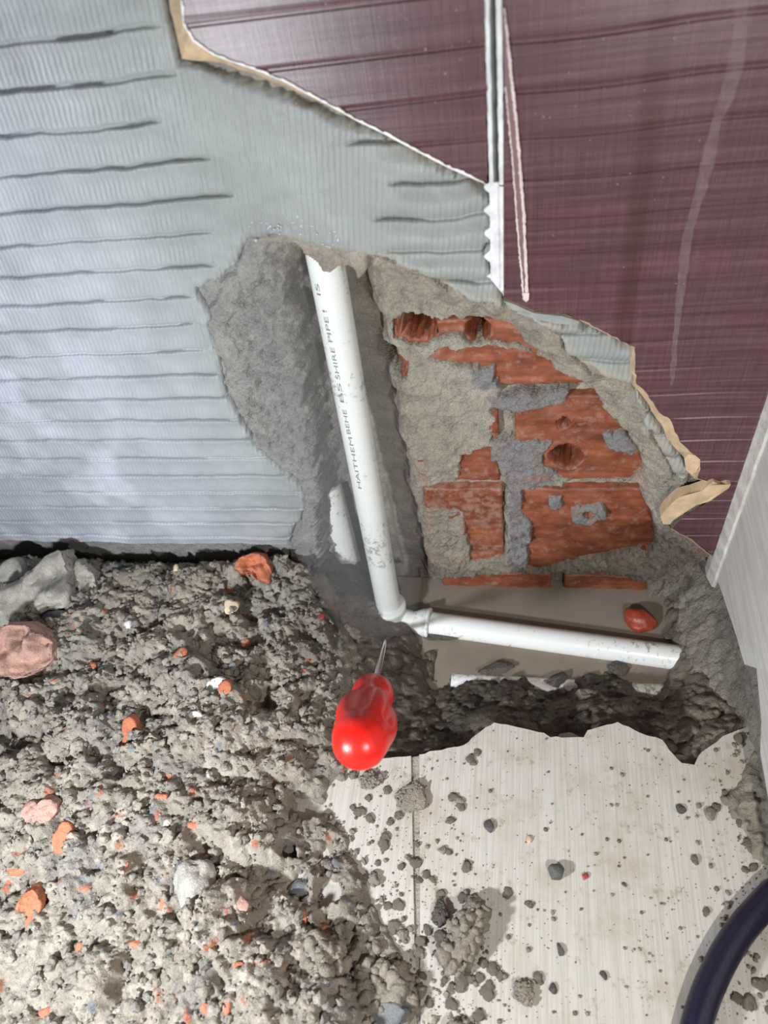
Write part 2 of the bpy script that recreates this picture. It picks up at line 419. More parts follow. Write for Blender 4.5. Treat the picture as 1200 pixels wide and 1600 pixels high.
gx = nonuni(-0.25, X0 + 0.008, 0.00115, -1.3, X0 + 0.012, 0.06)
gz = nonuni(-0.12, 0.345, 0.00115, -0.16, 1.1, 0.06)
X, Z = np.meshgrid(gx, gz)
wv, d, dc, pa, ex = wall_depth(X, Z)
tan = C(0.335, 0.300, 0.245); gry = C(0.27, 0.262, 0.245); dark = C(0.12, 0.11, 0.10)
mixn = smooth(0.5 + 0.8 * fbm(X, Z, 0.03, 4, 71))[..., None]
tint = tan * mixn + C(0.30, 0.262, 0.21) * (1 - mixn)
lf = smooth((on_wall(520, 600)[0] - X) / 0.03)[..., None]
tint = tint * (1 - lf) + gry * lf
jm = smooth((pa + 0.001) / 0.002)[..., None]
tint = tint * (1 - jm) + C(0.215, 0.205, 0.20) * jm
red = (smooth(fbm(X, Z, 0.014, 4, 90) * 1.4 - 0.35) * smooth((0.13 - Z) / 0.04) * smooth((X + 0.11) / 0.03))[..., None]
tint = tint * (1 - 0.55 * red) + C(0.36, 0.15, 0.10) * 0.55 * red
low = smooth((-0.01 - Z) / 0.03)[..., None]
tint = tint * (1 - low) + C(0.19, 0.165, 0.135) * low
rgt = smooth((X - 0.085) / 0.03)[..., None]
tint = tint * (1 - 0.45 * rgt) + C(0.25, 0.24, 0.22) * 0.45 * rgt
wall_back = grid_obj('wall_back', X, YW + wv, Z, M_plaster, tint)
tag(wall_back, 'broken open wall, mortar smeared over red hollow bricks', kind='structure')

# ---- bricks, each its own piece in the wall
def brick(x0, x1, z0, z1, seed):
    x0 = max(x0, on_wall(np.interp((z0 + z1) / 2, [-0.1, 0.03, 0.13, 0.22, 0.28], [690, 655, 632, 604, 596]), np.interp((z0 + z1) / 2, [-0.1, 0.03, 0.13, 0.22, 0.28], [960, 820, 700, 560, 470]), BF)[0] + 0.006)
    if x1 - x0 < 0.01: return
    xs = np.linspace(x0, x1, int((x1 - x0) / 0.0016)); zs = np.linspace(z0, z1, int((z1 - z0) / 0.0016))
    X, Z = np.meshgrid(xs, zs)
    wv = BF + 0.0012 * fbm(X, Z * 3, 0.03, 3, seed) + 0.0008 * fbm(X, Z, 0.006, 3, seed + 9)
    edge = np.minimum(np.minimum(X - x0, x1 - X), np.minimum(Z - z0, z1 - Z))
    wv = wv + 0.004 * smooth(1 - edge / 0.0035) * (0.4 + 0.6 * vnoise(X * 150, Z * 150, seed))
    # shallow keyed grooves run along the brick
    wv = wv + 0.0005 * smooth(1 - np.abs(((Z - z0) / (z1 - z0) * 4) % 1 - 0.5) / 0.10)
    for cx, cz, r in PITS:
        q = np.hypot(X - cx, (Z - cz)) + 0.0018 * fbm(X, Z, 0.006, 2, 4)
        wv = np.where(q < r, np.maximum(wv, BF + 0.048 * smooth((r - q) / (r * 0.35))), wv)
        wv = np.where((q > r) & (q < r * 1.25), wv - 0.0012, wv)
    wv[0, :] = wv[-1, :] = BF + 0.06; wv[:, 0] = wv[:, -1] = BF + 0.06
    for P_ in CAVITY: wv = np.where(sdf(P_, X, Z) > 0, BF + 0.09, wv)
    o = grid_obj('brick', X, YW + wv, Z, M_brickdusty if (x1 < 0.01 and z1 < 0.1) else M_brick, parent=wall_back)
    return o
def zb(v, u=800): return on_wall(u, v, BF)[1]
def xb(u, v): return on_wall(u, v, BF)[0]
za, zbm, zc, zd = zb(478), zb(612), zb(757), zb(892)
rows = [(za - 0.002, zb(430) + 0.02, [-0.20, -0.02, 0.145]), (zbm + 0.004, za - 0.006, [-0.115, 0.075, X0 + 0.006]),
        (zc + 0.004, zbm - 0.004, [-0.155, xb(790, 700), X0 + 0.006]), (zd + 0.004, zc - 0.004, [-0.145, xb(797, 800), X0 + 0.006]),
        (-0.115, zd - 0.004, [-0.19, 0.03, X0 + 0.006])]
rows[2] = (zc + 0.004, zbm - 0.004, [-0.155, -0.015, X0 + 0.006])
sd = 100
for z0, z1, xs in rows:
    for a, b in zip(xs[:-1], xs[1:]):
        brick(a + 0.0045, b - 0.0045, z0, z1, sd); sd += 17

# ---- tile adhesive, ribbed
ribs_z = [0.443 - 0.0213 * k for k in range(-20, 20)][::-1]     # ascending
adh_px = [(-260, -300), (262, -300), (262, 0), (283, 96), (400, 126), (520, 182), (600, 212), (690, 256), (752, 290), (766, 300),
          (764, 330), (772, 352), (762, 385), (770, 425), (782, 452), (792, 474), (845, 492), (905, 506), (960, 526), (993, 542), (996, 602),
          (1018, 640), (1050, 690), (1078, 722), (1086, 742), (1062, 758), (1040, 720), (1010, 665), (985, 600), (925, 582), (885, 555), (862, 520), (832, 503), (785, 484), (740, 468), (700, 455),
          (655, 428), (600, 408), (540, 396), (478, 388), (440, 368), (392, 376), (372, 412), (342, 442), (305, 452), (330, 492), (330, 512), (345, 560), (358, 620),
          (380, 660), (400, 698), (472, 758), (482, 792), (462, 822), (452, 858), (400, 866), (345, 874), (300, 880), (240, 872), (150, 868), (135, 850), (112, 846), (98, 860), (60, 866), (30, 858), (0, 852), (-500, 845)]
ADH = wpoly(adh_px)
ADH = np.vstack([ADH, [[-1.2, ADH[-1][1]], [-1.2, 1.0]]])
zs = []
for z in ribs_z:
    for t in (-0.0098, -0.0075, -0.005, -0.003, -0.0018, -0.0011, -0.0006, 0.0, 0.0007, 0.0016, 0.003, 0.0055, 0.008): zs.append(z + t)
zs = np.array([z for z in zs if 0.0 < z < 0.95]); xs = np.linspace(-0.64, 0.15, 620)
xs = np.concatenate([np.linspace(-1.15, -0.65, 12), xs])
X, Zg = np.meshgrid(xs, zs)
upmask = smooth((X - on_wall(520, 300)[0]) / 0.05)
wob = 0.0012 * fbm(X, Zg * 0.25, 0.045, 3, 41) + 0.0005 * fbm(X, Zg * .3, 0.010, 2, 43)
wob = wob + upmask * (0.0045 * fbm(X, Zg * .3, 0.05, 2, 47) + 0.05 * np.clip(X - on_wall(520, 300)[0], 0, .06) * 0)
Z = Zg + wob
dsc = sdf(ADH, X + 0.0016 * fbm(X, Z, 0.007, 3, 51), Z + 0.0016 * fbm(X, Z, 0.007, 3, 52))
k = np.round((Zg - ribs_z[0]) / 0.0213); zk = ribs_z[0] + k * 0.0213
q = (Zg - zk)                                            # distance above the crevice
# lines fade out to the right in the upper field, stay to the edge lower down
xl, zl = on_wall(240, 100); xl2, zl2 = on_wall(330, 300)
endx = np.interp(Z, [0.03, 0.16, 0.23, 0.30, 0.36, 0.40, 0.44, 0.6], [on_wall(470, 820)[0], on_wall(400, 700)[0], on_wall(330, 600)[0], on_wall(290, 440)[0],
                 on_wall(330, 290)[0], on_wall(250, 180)[0], on_wall(200, 50)[0], -0.1])
endx = endx + 0.02 * (hsh(k, k * 0 + 3, 5) - 0.5)
fade = 1 - smooth((X - endx) / 0.012)
rs = on_wall(545, 300)[0] + 0.02 * hsh(k, k * 0 + 9, 5)
fade = np.maximum(fade, smooth((X - rs) / 0.012) * (Z > 0.22))
fade = np.maximum(fade, (X > on_wall(800, 500)[0]) * 1.0)
gap = 0.35 + 0.65 * smooth(1.2 + 2.2 * fbm(X, k * 3.0, 0.05, 2, 61))
crev = np.where(q <= 0, smooth(1 + q / 0.0012), smooth(1 - q / 0.0019)) * 0.0052
pill = 0.0012 * np.cos(np.clip((q - 0.003) / 0.0213 * 2 * math.pi, -3.1, 3.1)) 
big = smooth(upmask) * 0.0026
wv = fade * (crev * gap - 0.0006 * np.where(q < 0, smooth((q + 0.008) / 0.007), 0)) - pill * fade * 0.22
wv = wv - fade * big * np.cos(np.clip(q / 0.0213 * 2 * math.pi, -3.1, 3.1)) * -1
wv = wv + 0.0012 * fbm(X, Z, 0.06, 3, 63) + 0.0003 * fbm(X, Z, 0.006, 3, 64)
nearhole = smooth(1 - sdf(HOLE, X, Z) / -0.02)
wv = wv + 0.0012 * nearhole * fbm(X, Z, 0.008, 4, 66)
wv = wv + 0.016 * smooth((0.0016 - dsc) / 0.0028) - 0.0015 + 0.001 * smooth(1 - dsc / 0.006)
cool = smooth((on_wall(420, 500)[0] - X) / 0.16)[..., None]
tint = C(0.365, 0.382, 0.425) * cool + C(0.262, 0.280, 0.272) * (1 - cool)
mg = smooth(1 - (dsc - 0.001) / 0.012)[..., None] * smooth(1 - (-sdf(HOLE, X, Z) - 0.004) / 0.008)[..., None] * smooth((X - on_wall(440, 400)[0]) / 0.02)[..., None] * (0.4 + 0.6 * smooth(.5 + fbm(X, Z, 0.01, 3, 5)))[..., None]
tint = tint * (1 - mg) + C(0.31, 0.29, 0.235) * mg
wet = smooth((0.5 + fbm(X, Z, 0.035, 4, 81)) * 1.1 - 0.35)[..., None] * smooth((on_wall(160, 500)[0] - X) / 0.08)[..., None]  # mask for whitish glare, painted as blotches into the left adhesive's colour
tint = tint * (1 + 0.32 * wet)  # painted glare lightens the tint
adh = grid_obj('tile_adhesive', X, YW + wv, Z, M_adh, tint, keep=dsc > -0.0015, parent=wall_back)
adh['label'] = 'blue grey tile adhesive ribbed with long crevices'

# ---- purple wall tiles
TF = -0.0085
def jag(poly, step=0.004, amp=0.0006, skip=()):
    out = []
    n = len(poly)
    for i in range(n):
        a = np.array(poly[i]); b = np.array(poly[(i + 1) % n]); L_ = np.linalg.norm(b - a)
        out.append(a)
        if i in skip or L_ > 0.12: continue
        m = int(L_ / step)
        nrm = np.array([-(b - a)[1], (b - a)[0]]) / max(L_, 1e-9)
        for j in range(1, m):
            out.append(a + (b - a) * j / m + nrm * rng.normal(0, amp))
    return out
def ribbed_tile(front, back, name='tile', label=None, slices=True):
    """front/back outlines (same count) in wall x,z: glazed face in front, clay body widening behind"""
    bm = bmesh.new()
    f = bm.faces.new([bm.verts.new((p[0], 0, p[1])) for p in front])
    zmin = min(p[1] for p in front); zmax = max(p[1] for p in front)
    for z in ribs_z:
        if zmin < z < zmax:
            for dz in (-0.0011, -0.0004, 0.0005, 0.0026):
                bmesh.ops.bisect_plane(bm, geom=bm.verts[:] + bm.edges[:] + bm.faces[:], plane_co=(0, 0, z + dz), plane_no=(0, 0, 1))
    xmin = min(p[0] for p in front); xmax = max(p[0] for p in front)
    for x in (np.arange(xmin + 0.013, xmax, 0.013) if slices else []):
        bmesh.ops.bisect_plane(bm, geom=bm.verts[:] + bm.edges[:] + bm.faces[:], plane_co=(float(x), 0, 0), plane_no=(1, 0, 0))
    zr = np.array(ribs_z)
    for vv in bm.verts:
        dzz = vv.co.z - zr[np.argmin(np.abs(zr - vv.co.z))]
        y = 0.0
        if -0.0006 < dzz < 0.0007: y = 0.0005
        elif 0.0020 < dzz < 0.0032: y = -0.00015
        vv.co.y = YW + TF + y
        vv.co.z += 0.0010 * math.sin(vv.co.x * 47 + vv.co.z * 9) * (abs(dzz) < 0.004)
    for fc in bm.faces: fc.material_index = 0
    n = len(front)
    vf = [bm.verts.new((p[0], YW + TF, p[1])) for p in front]; vb = [bm.verts.new((p[0], YW + 0.0015, p[1])) for p in back]
    for i in range(n):
        j = (i + 1) % n
        fc = bm.faces.new((vf[i], vf[j], vb[j], vb[i])); fc.material_index = 1
    bmesh.ops.recalc_face_normals(bm, faces=bm.faces[:])
    o = bm_obj(name, bm, [M_purple, M_biscuit], wall_back, False)
    return tag(o, label)
def offset_back(front_px, back_px):
    fr = [on_wall(u, v, TF) for u, v in front_px]; bk = [on_wall(u, v, 0.0) for u, v in back_px]
    F_, B_ = [], []
    n = len(fr)
    for i in range(n):
        a, b = np.array(fr[i]), np.array(fr[(i + 1) % n]); c, d_ = np.array(bk[i]), np.array(bk[(i + 1) % n])
        L_ = np.linalg.norm(b - a); m = 1 if L_ > 0.12 else max(1, int(L_ / 0.0032))
        nrm = np.array([-(b - a)[1], (b - a)[0]]) / max(L_, 1e-9)
        for j in range(m):
            t = j / m; r = rng.normal(0, 0.00035) if 0 < j else 0
            F_.append(a + (b - a) * t + nrm * r); B_.append(c + (d_ - c) * t + nrm * r * 0.6)
    return F_, B_
fL = [(283, -300), (283, 0), (287, 38), (302, 64), (335, 86), (400, 109), (440, 125), (500, 156), (560, 189), (600, 208), (650, 235), (700, 261), (762, 288), (757, 0), (750, -300)]
bL = [(262, -300), (262, 0), (268, 30), (283, 94), (345, 100), (400, 118), (440, 134), (500, 162), (560, 193), (600, 211), (650, 237), (700, 263), (762, 289), (757, 0), (750, -300)]
F_, B_ = offset_back(fL, bL)
tileL = ribbed_tile(F_, B_, label='upper left purple tile, broken diagonally with a tan clay edge', slices=False)
ed_ = [(283, 0), (287, 38), (302, 64), (335, 86), (400, 109), (440, 125), (500, 156), (560, 189), (600, 208), (650, 235), (700, 261), (758, 286)]
def edge_ribbon(px, off, parent, label=None):
    fr = []
    for (u0, v0), (u1, v1) in zip(px[:-1], px[1:]):
        m_ = max(1, int(math.hypot(u1 - u0, v1 - v0) / 2.3))
        for j in range(m_):
            t = j / m_; k2 = math.hypot(u1 - u0, v1 - v0); w_ = off * (0.35 + 0.9 * float(vnoise(np.array(u0 * 0.09 + j * 0.31), np.array(v0 * 0.1), 3))) * random.uniform(0.85, 1.1)
            u = u0 + (u1 - u0) * t; v = v0 + (v1 - v0) * t
            fr.append(((u - 0.6 * (-(v1 - v0)) / k2 * -1 * 0, v), (u + (v1 - v0) / k2 * w_, v - (u1 - u0) / k2 * w_)))
    prism_xz('chipped_edge', [on_wall(*a, TF) for a, b in fr] + [on_wall(*b, TF) for a, b in fr[::-1]], YW + TF - 0.0008, YW + TF + 0.002, M_whitechip, parent, label=label)
fR = [(786, -300), (786, 0), (787, 466), (800, 471), (835, 486), (880, 490), (905, 498), (950, 521), (984, 538), (992, 540), (994, 600), (1010, 612), (1030, 645), (1047, 655), (1062, 690),
      (1078, 706), (1090, 716), (1094, 735), (1090, 748), (1120, 756), (1140, 757), (1105, 785), (1070, 806), (1050, 826), (1080, 842), (1112, 868)]
bR = [(786, -300), (786, 0), (787, 466), (798, 473), (832, 488), (878, 493), (903, 502), (948, 524), (980, 541), (984, 543), (985, 600), (1002, 618), (1022, 650), (1034, 670), (1050, 700),
      (1066, 714), (1072, 722), (1076, 738), (1086, 751), (1120, 758), (1138, 759), (1103, 788), (1068, 809), (1048, 829), (1078, 846), (1110, 871)]
F_, B_ = offset_back(fR, bR)
zt = F_[0][1]
F_ += [np.array([X0 - 0.0005, on_wall(1112, 868, TF)[1]]), np.array([X0 - 0.0005, zt])]
B_ += [np.array([X0 - 0.0005, on_wall(1112, 868, 0)[1]]), np.array([X0 - 0.0005, zt])]
tileR = ribbed_tile(F_, B_, label='large right purple tile with white saw cut and pale drip mark')

def prism_xz(name, pts, y0, y1, mat, parent, inset=0.0, label=None):
    """flat piece on the wall: outline in x,z between depths y0 (front) and y1"""
    bm = bmesh.new()
    a = [bm.verts.new((p[0], y0, p[1])) for p in pts]; b = [bm.verts.new((p[0], y1, p[1])) for p in pts]
    bm.faces.new(a)
    for i in range(len(pts)):
        j = (i + 1) % len(pts); bm.faces.new((a[i], b[i], b[j], a[j]))
    bmesh.ops.recalc_face_normals(bm, faces=bm.faces[:])
    o = bm_obj(name, bm, mat, parent, False)
    return tag(o, label)
def strip_px(left, right, wd, n=60, amp=0.0):
    lv = [p[1] for p in left]; rv = [p[1] for p in right]
    v0, v1 = left[0][1], left[-1][1]
    L_, R_ = [], []
    for i in range(n + 1):
        v = v0 + (v1 - v0) * i / n
        L_.append(on_wall(np.interp(v, lv, [p[0] for p in left]) + rng.normal(0, amp), v, wd))
        R_.append(on_wall(np.interp(v, rv, [p[0] for p in right]) + rng.normal(0, amp), v, wd))
    return L_ + R_[::-1]
edge_ribbon(ed_, 4.0, tileL, 'white chipped glaze edge')
# bare joint between the tiles: grey bed with two white ridges, then the scalloped white strip
prism_xz('grout', strip_px([(752, -300), (757, 0), (764, 292)], [(783, -300), (785, 0), (787, 292)], 0), YW - 0.002, YW + 0.004, M_groutg, wall_back, label='grey joint bed between the purple tiles')
prism_xz('grout', strip_px([(751, -300), (756.5, 0), (765, 292)], [(757, -300), (764, 0), (771, 292)], TF, 60, 0.35), YW + TF + 0.0005, YW, M_groutw, wall_back)
prism_xz('grout', strip_px([(772, -300), (775, 0), (780, 292)], [(783, -300), (784, 0), (787, 292)], TF, 60, 0.35), YW + TF + 0.0005, YW, M_groutw, wall_back)
Lg = []
vv = 284
while vv < 460:
    t = (vv - 286) / 36.0
    u = 765 - 9 * max(0, math.sin((t + 0.02) * 2 * math.pi + 0.4)) + (vv - 284) * 0.01 + random.uniform(-0.7, 0.7)
    if vv > 432: u = 764 + (vv - 432) * 0.8
    Lg.append(on_wall(u, vv, -0.004)); vv += 2.5
Rg = [on_wall(788, v, -0.004) for v in (466, 400, 340, 284)]
prism_xz('grout', Lg + Rg, YW - 0.0045, YW + 0.003, M_groutw, wall_back, label='white joint strip with scalloped left edge')
prism_xz('grout', strip_px([(780, 290), (782, 380), (783, 455)], [(787, 290), (788, 380), (789, 462)], TF, 30, 0.3), YW + TF + 0.0005, YW, M_groutw, wall_back)
# cut scored into the right tile
Lc = [(784.5, 10), (789, 134), (800, 250), (809, 375), (818, 466)]; Rc = [(789, 10), (797, 78), (810, 203), (820, 328), (826, 466)]
prism_xz('saw_cut', strip_px(Lc, Rc, TF, 60, 0), YW + TF - 0.0009, YW + TF + 0.001, M_cutin, tileR).name
prism_xz('saw_cut', strip_px([(p[0] - 4.2 if i else p[0] - 1, p[1]) for i, p in enumerate(Rc)], Rc, TF, 120, 0.55), YW + TF - 0.0013, YW + TF + 0.001, M_cut, tileR, label='white chipped edge of the saw cut')
prism_xz('saw_cut', strip_px([(789, 134), (800, 250), (809, 375), (817, 466)], [(790.5, 134), (802, 250), (811.5, 375), (820, 466)], TF, 120, 0.5), YW + TF - 0.0013, YW + TF + 0.001, M_cut, tileR)
prism_xz('saw_cut', [on_wall(u, v, TF) for u, v in ((817, 455), (827, 455), (826, 466), (822, 469), (818, 466))], YW + TF - 0.0018, YW + TF + 0.001, M_cut, tileR)
# dried drip mark
def make_drip():
    m, nt, N, L, p = mat_new('dried drip'); p.inputs['Base Color'].default_value = (0.42, 0.34, 0.33, 1); p.inputs['Roughness'].default_value = 0.6
    n = tex(nt, 'ShaderNodeTexNoise', 160, 4, mapping(nt)); r = ramp(nt, n.outputs[0], [(0.3, 0.08), (0.7, 0.24)]); L.new(r.outputs[0], p.inputs['Alpha'])
    return m
M_drip = make_drip()
prism_xz('drip_mark', strip_px([(1146, -40), (1146, 40), (1139, 85), (1121, 160), (1112, 185), (1095, 250), (1084, 300), (1066, 370), (1058, 445), (1052, 520), (1046, 600)],
                              [(1168, -40), (1166, 50), (1162, 95), (1147, 150), (1128, 185), (1116, 250), (1101, 300), (1084, 355), (1071, 445), (1060, 520), (1052, 600)], TF, 60, 0.8),
         YW + TF - 0.0010, YW + TF - 0.0009, M_drip, tileR, label='pale dried drip running down the tile')
# tan flake of tile body standing out over the mortar
def flake(px, wd, th, name, mat, parent, label, bend=0.002):
    pts = [on_wall(u, v, wd) for u, v in px]
    bm = bmesh.new()
    def y(i, p): return YW + wd + bend * math.sin(i * 1.9)
    a = [bm.verts.new((p[0], y(i, p), p[1])) for i, p in enumerate(pts)]
    b = [bm.verts.new((p[0], y(i, p) + th, p[1])) for i, p in enumerate(pts)]
    bm.faces.new(a)
    for i in range(len(pts)):
        j = (i + 1) % len(pts); bm.faces.new((a[i], b[i], b[j], a[j]))
    bmesh.ops.triangulate(bm, faces=[f for f in bm.faces if len(f.verts) > 4])
    bmesh.ops.recalc_face_normals(bm, faces=bm.faces[:])
    return tag(bm_obj(name, bm, mat, parent, False), label)
flake([(1142, 757), (1139, 764), (1124, 772), (1108, 783), (1090, 790), (1073, 798), (1060, 806), (1052, 814), (1047, 820), (1036, 818), (1032, 808), (1040, 797), (1052, 783), (1062, 776),
       (1080, 774), (1098, 766), (1108, 756), (1115, 753), (1126, 759), (1136, 756)], -0.012, 0.0095, 'clay_flake', M_biscuit, tileR, 'tan clay flake sticking out by the corner', 0.0008)
flake([(1069, 716), (1076, 710), (1086, 711), (1094, 718), (1094, 728), (1088, 737), (1080, 741), (1072, 735)], -0.0088, 0.007, 'clay_flake', M_biscuit, tileR, 'round tan spot of bare clay', 0.0003)
flake([(786, 470), (800, 475), (835, 489), (880, 494), (905, 503), (903, 508), (870, 505), (840, 500), (800, 484)], -0.004, 0.006, 'mortar_edge', M_groutg, wall_back, None, 0.0006)

# ==================================================================== RIGHT WALL
def mk_right():
    ys = nonuni(0.10, YW + 0.004, 0.0013, 0.02, YW + 0.02, 0.04); zs = nonuni(-0.12, 0.13, 0.0013, -0.15, 1.1, 0.05)
    Y, Z = np.meshgrid(ys, zs)
    g1, _ = lumps(Y, Z, 0.008, 13); g2, _ = lumps(Y, Z, 0.0035, 15)
    lowm = smooth((0.02 - Z) / 0.05)
    Xx = X0 + 0.010 - 0.004 * g1 - 0.0015 * g2 - 0.004 * fbm(Y, Z, 0.03, 3, 17) * lowm + 0.002 * lowm
    Xx = Xx - 0.022 * smooth((YW - Y) / 0.02) * 0 - 0.028 * smooth((0.0 - Z) / 0.06)
    n = smooth(0.5 + fbm(Y, Z, 0.03, 3, 19))[..., None]
    t = C(0.25, 0.225, 0.19) * n + C(0.20, 0.18, 0.155) * (1 - n)
    return grid_obj('wall_right', Xx, Y, Z, M_plaster, t, flip=False)
wall_right = mk_right(); tag(wall_right, 'right wall clad in pale lined tile above rough mortar', kind='structure')
pr_px = [(1112, 888), (1124, 914), (1136, 950), (1150, 992), (1163, 1038), (1182, 1044)]
pr = [on_right(u, v, X0) for u, v in pr_px] + [(0.225, 0.055), (0.21, 0.040), (0.03, 0.032), (0.03, 0.95), (YW - 0.009, 0.95)]
pr[0] = (YW - 0.009, pr[0][1])
def prism_yz(name, pts, x0, x1, mat, parent, label=None):
    bm = bmesh.new()
    a = [bm.verts.new((x0, p[0], p[1])) for p in pts]; b = [bm.verts.new((x1, p[0], p[1])) for p in pts]
    f0 = bm.faces.new(a); f0.material_index = 0
    for i in range(len(pts)):
        j = (i + 1) % len(pts); f = bm.faces.new((a[i], b[i], b[j], a[j])); f.material_index = 1
    bmesh.ops.recalc_face_normals(bm, faces=bm.faces[:])
    return tag(bm_obj(name, bm, mat, parent, False), label)
prism_yz('tile', pr, X0, X0 + 0.0085, [M_wtile, M_biscuit], wall_right, 'pale wood lined tile with a broken lower corner')
# pale filler fillet in the corner between the two walls
cf = bmesh.new()
zl = np.linspace(on_right(1110, 886, X0)[1], 0.95, 90)
prev = None
for i, z in enumerate(zl):
    wdt = 0.0105 + 0.0006 * math.sin(i * 2.1) + random.uniform(-0.0003, 0.0003)
    a = cf.verts.new((X0 - 0.0045, YW + TF - 0.0004, z)); b = cf.verts.new((X0 - 0.0018, YW + TF - wdt, z)); c = cf.verts.new((X0 + 0.001, YW + TF - wdt - 0.001, z)); e = cf.verts.new((X0 + 0.001, YW, z)); g = cf.verts.new((X0 - 0.0045, YW, z))
    ring = [a, b, c, e, g]
    if prev:
        for q_ in range(5): cf.faces.new((prev[q_], prev[(q_ + 1) % 5], ring[(q_ + 1) % 5], ring[q_]))
    else: cf.faces.new(ring)
    prev = ring
cf.faces.new(prev[::-1])
bmesh.ops.recalc_face_normals(cf, faces=cf.faces[:])
tag(bm_obj('corner_filler', cf, earthy('corner filler', (0.56, 0.54, 0.50), rough=(0.5, 0.8), bdist=0.0003, var=(0.9, 1.06)), wall_right, False), 'pale filler strip in the wall corner')

# ==================================================================== FLOOR with the trench
WZ = -0.066                                               # water level
trench_px = [(455, 862), (500, 900), (530, 985), (540, 1060), (545, 1120), (575, 1160), (615, 1180), (650, 1177), (690, 1172), (725, 1164), (752, 1142), (772, 1129), (800, 1134),
             (850, 1145), (860, 1152), (912, 1152), (918, 1141), (965, 1128), (1000, 1145), (1035, 1156), (1045, 1171), (1065, 1192), (1085, 1195), (1092, 1180), (1130, 1150), (1175, 1132),
             (1215, 1118), (1215, 850)]
TR = fpoly(trench_px)
TRG = fpoly([(440, 740)] + trench_px[1:-2] + [(1250, 1110), (1250, 740)])
def ground_z(X, Y):
    wx = X + 0.003 * fbm(X, Y, 0.014, 3, 101); wy = Y + 0.003 * fbm(X, Y, 0.014, 3, 102)
    d = sdf(TRG, wx, wy)
    dep = np.clip(0.008 + d * 0.84, 0.012, 0.100)
    leftp = smooth((on_floor(705, 1060, -0.06)[0] - X) / 0.02)
    leftp = leftp * smooth((0.350 - Y) / 0.02)
    dep = np.minimum(dep, 0.100 - 0.036 * leftp)
    dep = np.minimum(dep, 0.100 - 0.028 * smooth((on_floor(690, 1000, -0.06)[0] - X) / 0.015))
    mudr = smooth((X - 0.105) / 0.035)                        # bank in the right corner
    dep = dep * (1 - 0.30 * mudr)
    g1, _ = lumps(X, Y, 0.012, 103); g2, _ = lumps(X, Y, 0.0055, 105); g3, _ = lumps(X, Y, 0.0026, 107)
    on = smooth(d / 0.006)
    z = -dep + on * (0.0065 * g1 + 0.0035 * g2 + 0.0014 * g3 - 0.004) + on * 0.004 * fbm(X, Y, 0.03, 3, 109)
    return z, d
gx = nonuni(-0.235, X0 + 0.008, 0.0012, -1.2, X0 + 0.03, 0.06); gy = nonuni(0.185, 0.415, 0.0012, -0.7, 0.43, 0.06)
X, Y = np.meshgrid(gx, gy)
z, d = ground_z(X, Y)
nn = smooth(0.5 + fbm(X, Y, 0.02, 4, 111))[..., None]
tint = C(0.110, 0.090, 0.070) * nn + C(0.070, 0.058, 0.045) * (1 - nn)
gl = (smooth((X - 0.09) / 0.04) + smooth((-0.10 - X) / 0.05))[..., None]
tint = tint * (1 + 0.7 * gl)
floor = grid_obj('floor', X, Y, z, M_mud, tint)
tag(floor, 'broken floor with a muddy trench along the wall', kind='structure')

def floor_tile(px, extra, label, z1=0.0, z0=-0.0095):
    pts = [np.array(on_floor(u, v)) for u, v in px]
    out = []
    for i in range(len(pts) - 1):
        a, b = pts[i], pts[i + 1]; m = max(1, int(np.linalg.norm(b - a) / 0.0035))
        for j in range(m): out.append(a + (b - a) * j / m + (rng.normal(0, 0.0003, 2) if j else 0))
    out.append(pts[-1]); out += [np.array(e) for e in extra]
    bm = bmesh.new()
    a = [bm.verts.new((p[0], p[1], z1)) for p in out]; b = [bm.verts.new((p[0], p[1] - 0.001, z0)) for p in out]
    f = bm.faces.new(a); f.material_index = 0
    for i in range(len(out)):
        j = (i + 1) % len(out); f = bm.faces.new((a[i], b[i], b[j], a[j])); f.material_index = 1
    bmesh.ops.recalc_face_normals(bm, faces=bm.faces[:])
    return tag(bm_obj('tile', bm, [M_ftile, M_whitechip], floor, False), label)
tA = [(655, 1179)] + trench_px[8:26]
jx = on_floor(655, 1500)[0]
floor_tile(tA, [(X0 + 0.014, on_floor(1200, 1120)[1] - 0.006), (X0 + 0.014, -0.5), (on_floor(657, 1600)[0] , -0.5), on_floor(657, 1600)],
           'white floor tile with broken scalloped edge, mud specks')
tB = [(300, 1205), (420, 1200), (520, 1190), (560, 1188), (610, 1184), (642, 1181)]
floor_tile(tB, [on_floor(650, 1600), (on_floor(650, 1600)[0], -0.5), (-0.75, -0.5), (-0.75, on_floor(300, 1205)[1])], 'white floor tile mostly buried under rubble')
bm = bmesh.new()
gpts = [on_floor(u, v) for u, v in ((642, 1182), (655, 1180), (658, 1600), (649, 1600))]
vs_ = [bm.verts.new((p[0], p[1], -0.0015)) for p in gpts] + [bm.verts.new((p[0], p[1], -0.009)) for p in gpts]
bm.faces.new(vs_[:4])
for i in range(4): bm.faces.new((vs_[i], vs_[(i + 1) % 4], vs_[4 + (i + 1) % 4], vs_[4 + i]))
bmesh.ops.recalc_face_normals(bm, faces=bm.faces[:])
tag(bm_obj('grout', bm, earthy('floor grout', (0.36, 0.33, 0.28)), floor, False), 'dirty grout line between floor tiles')

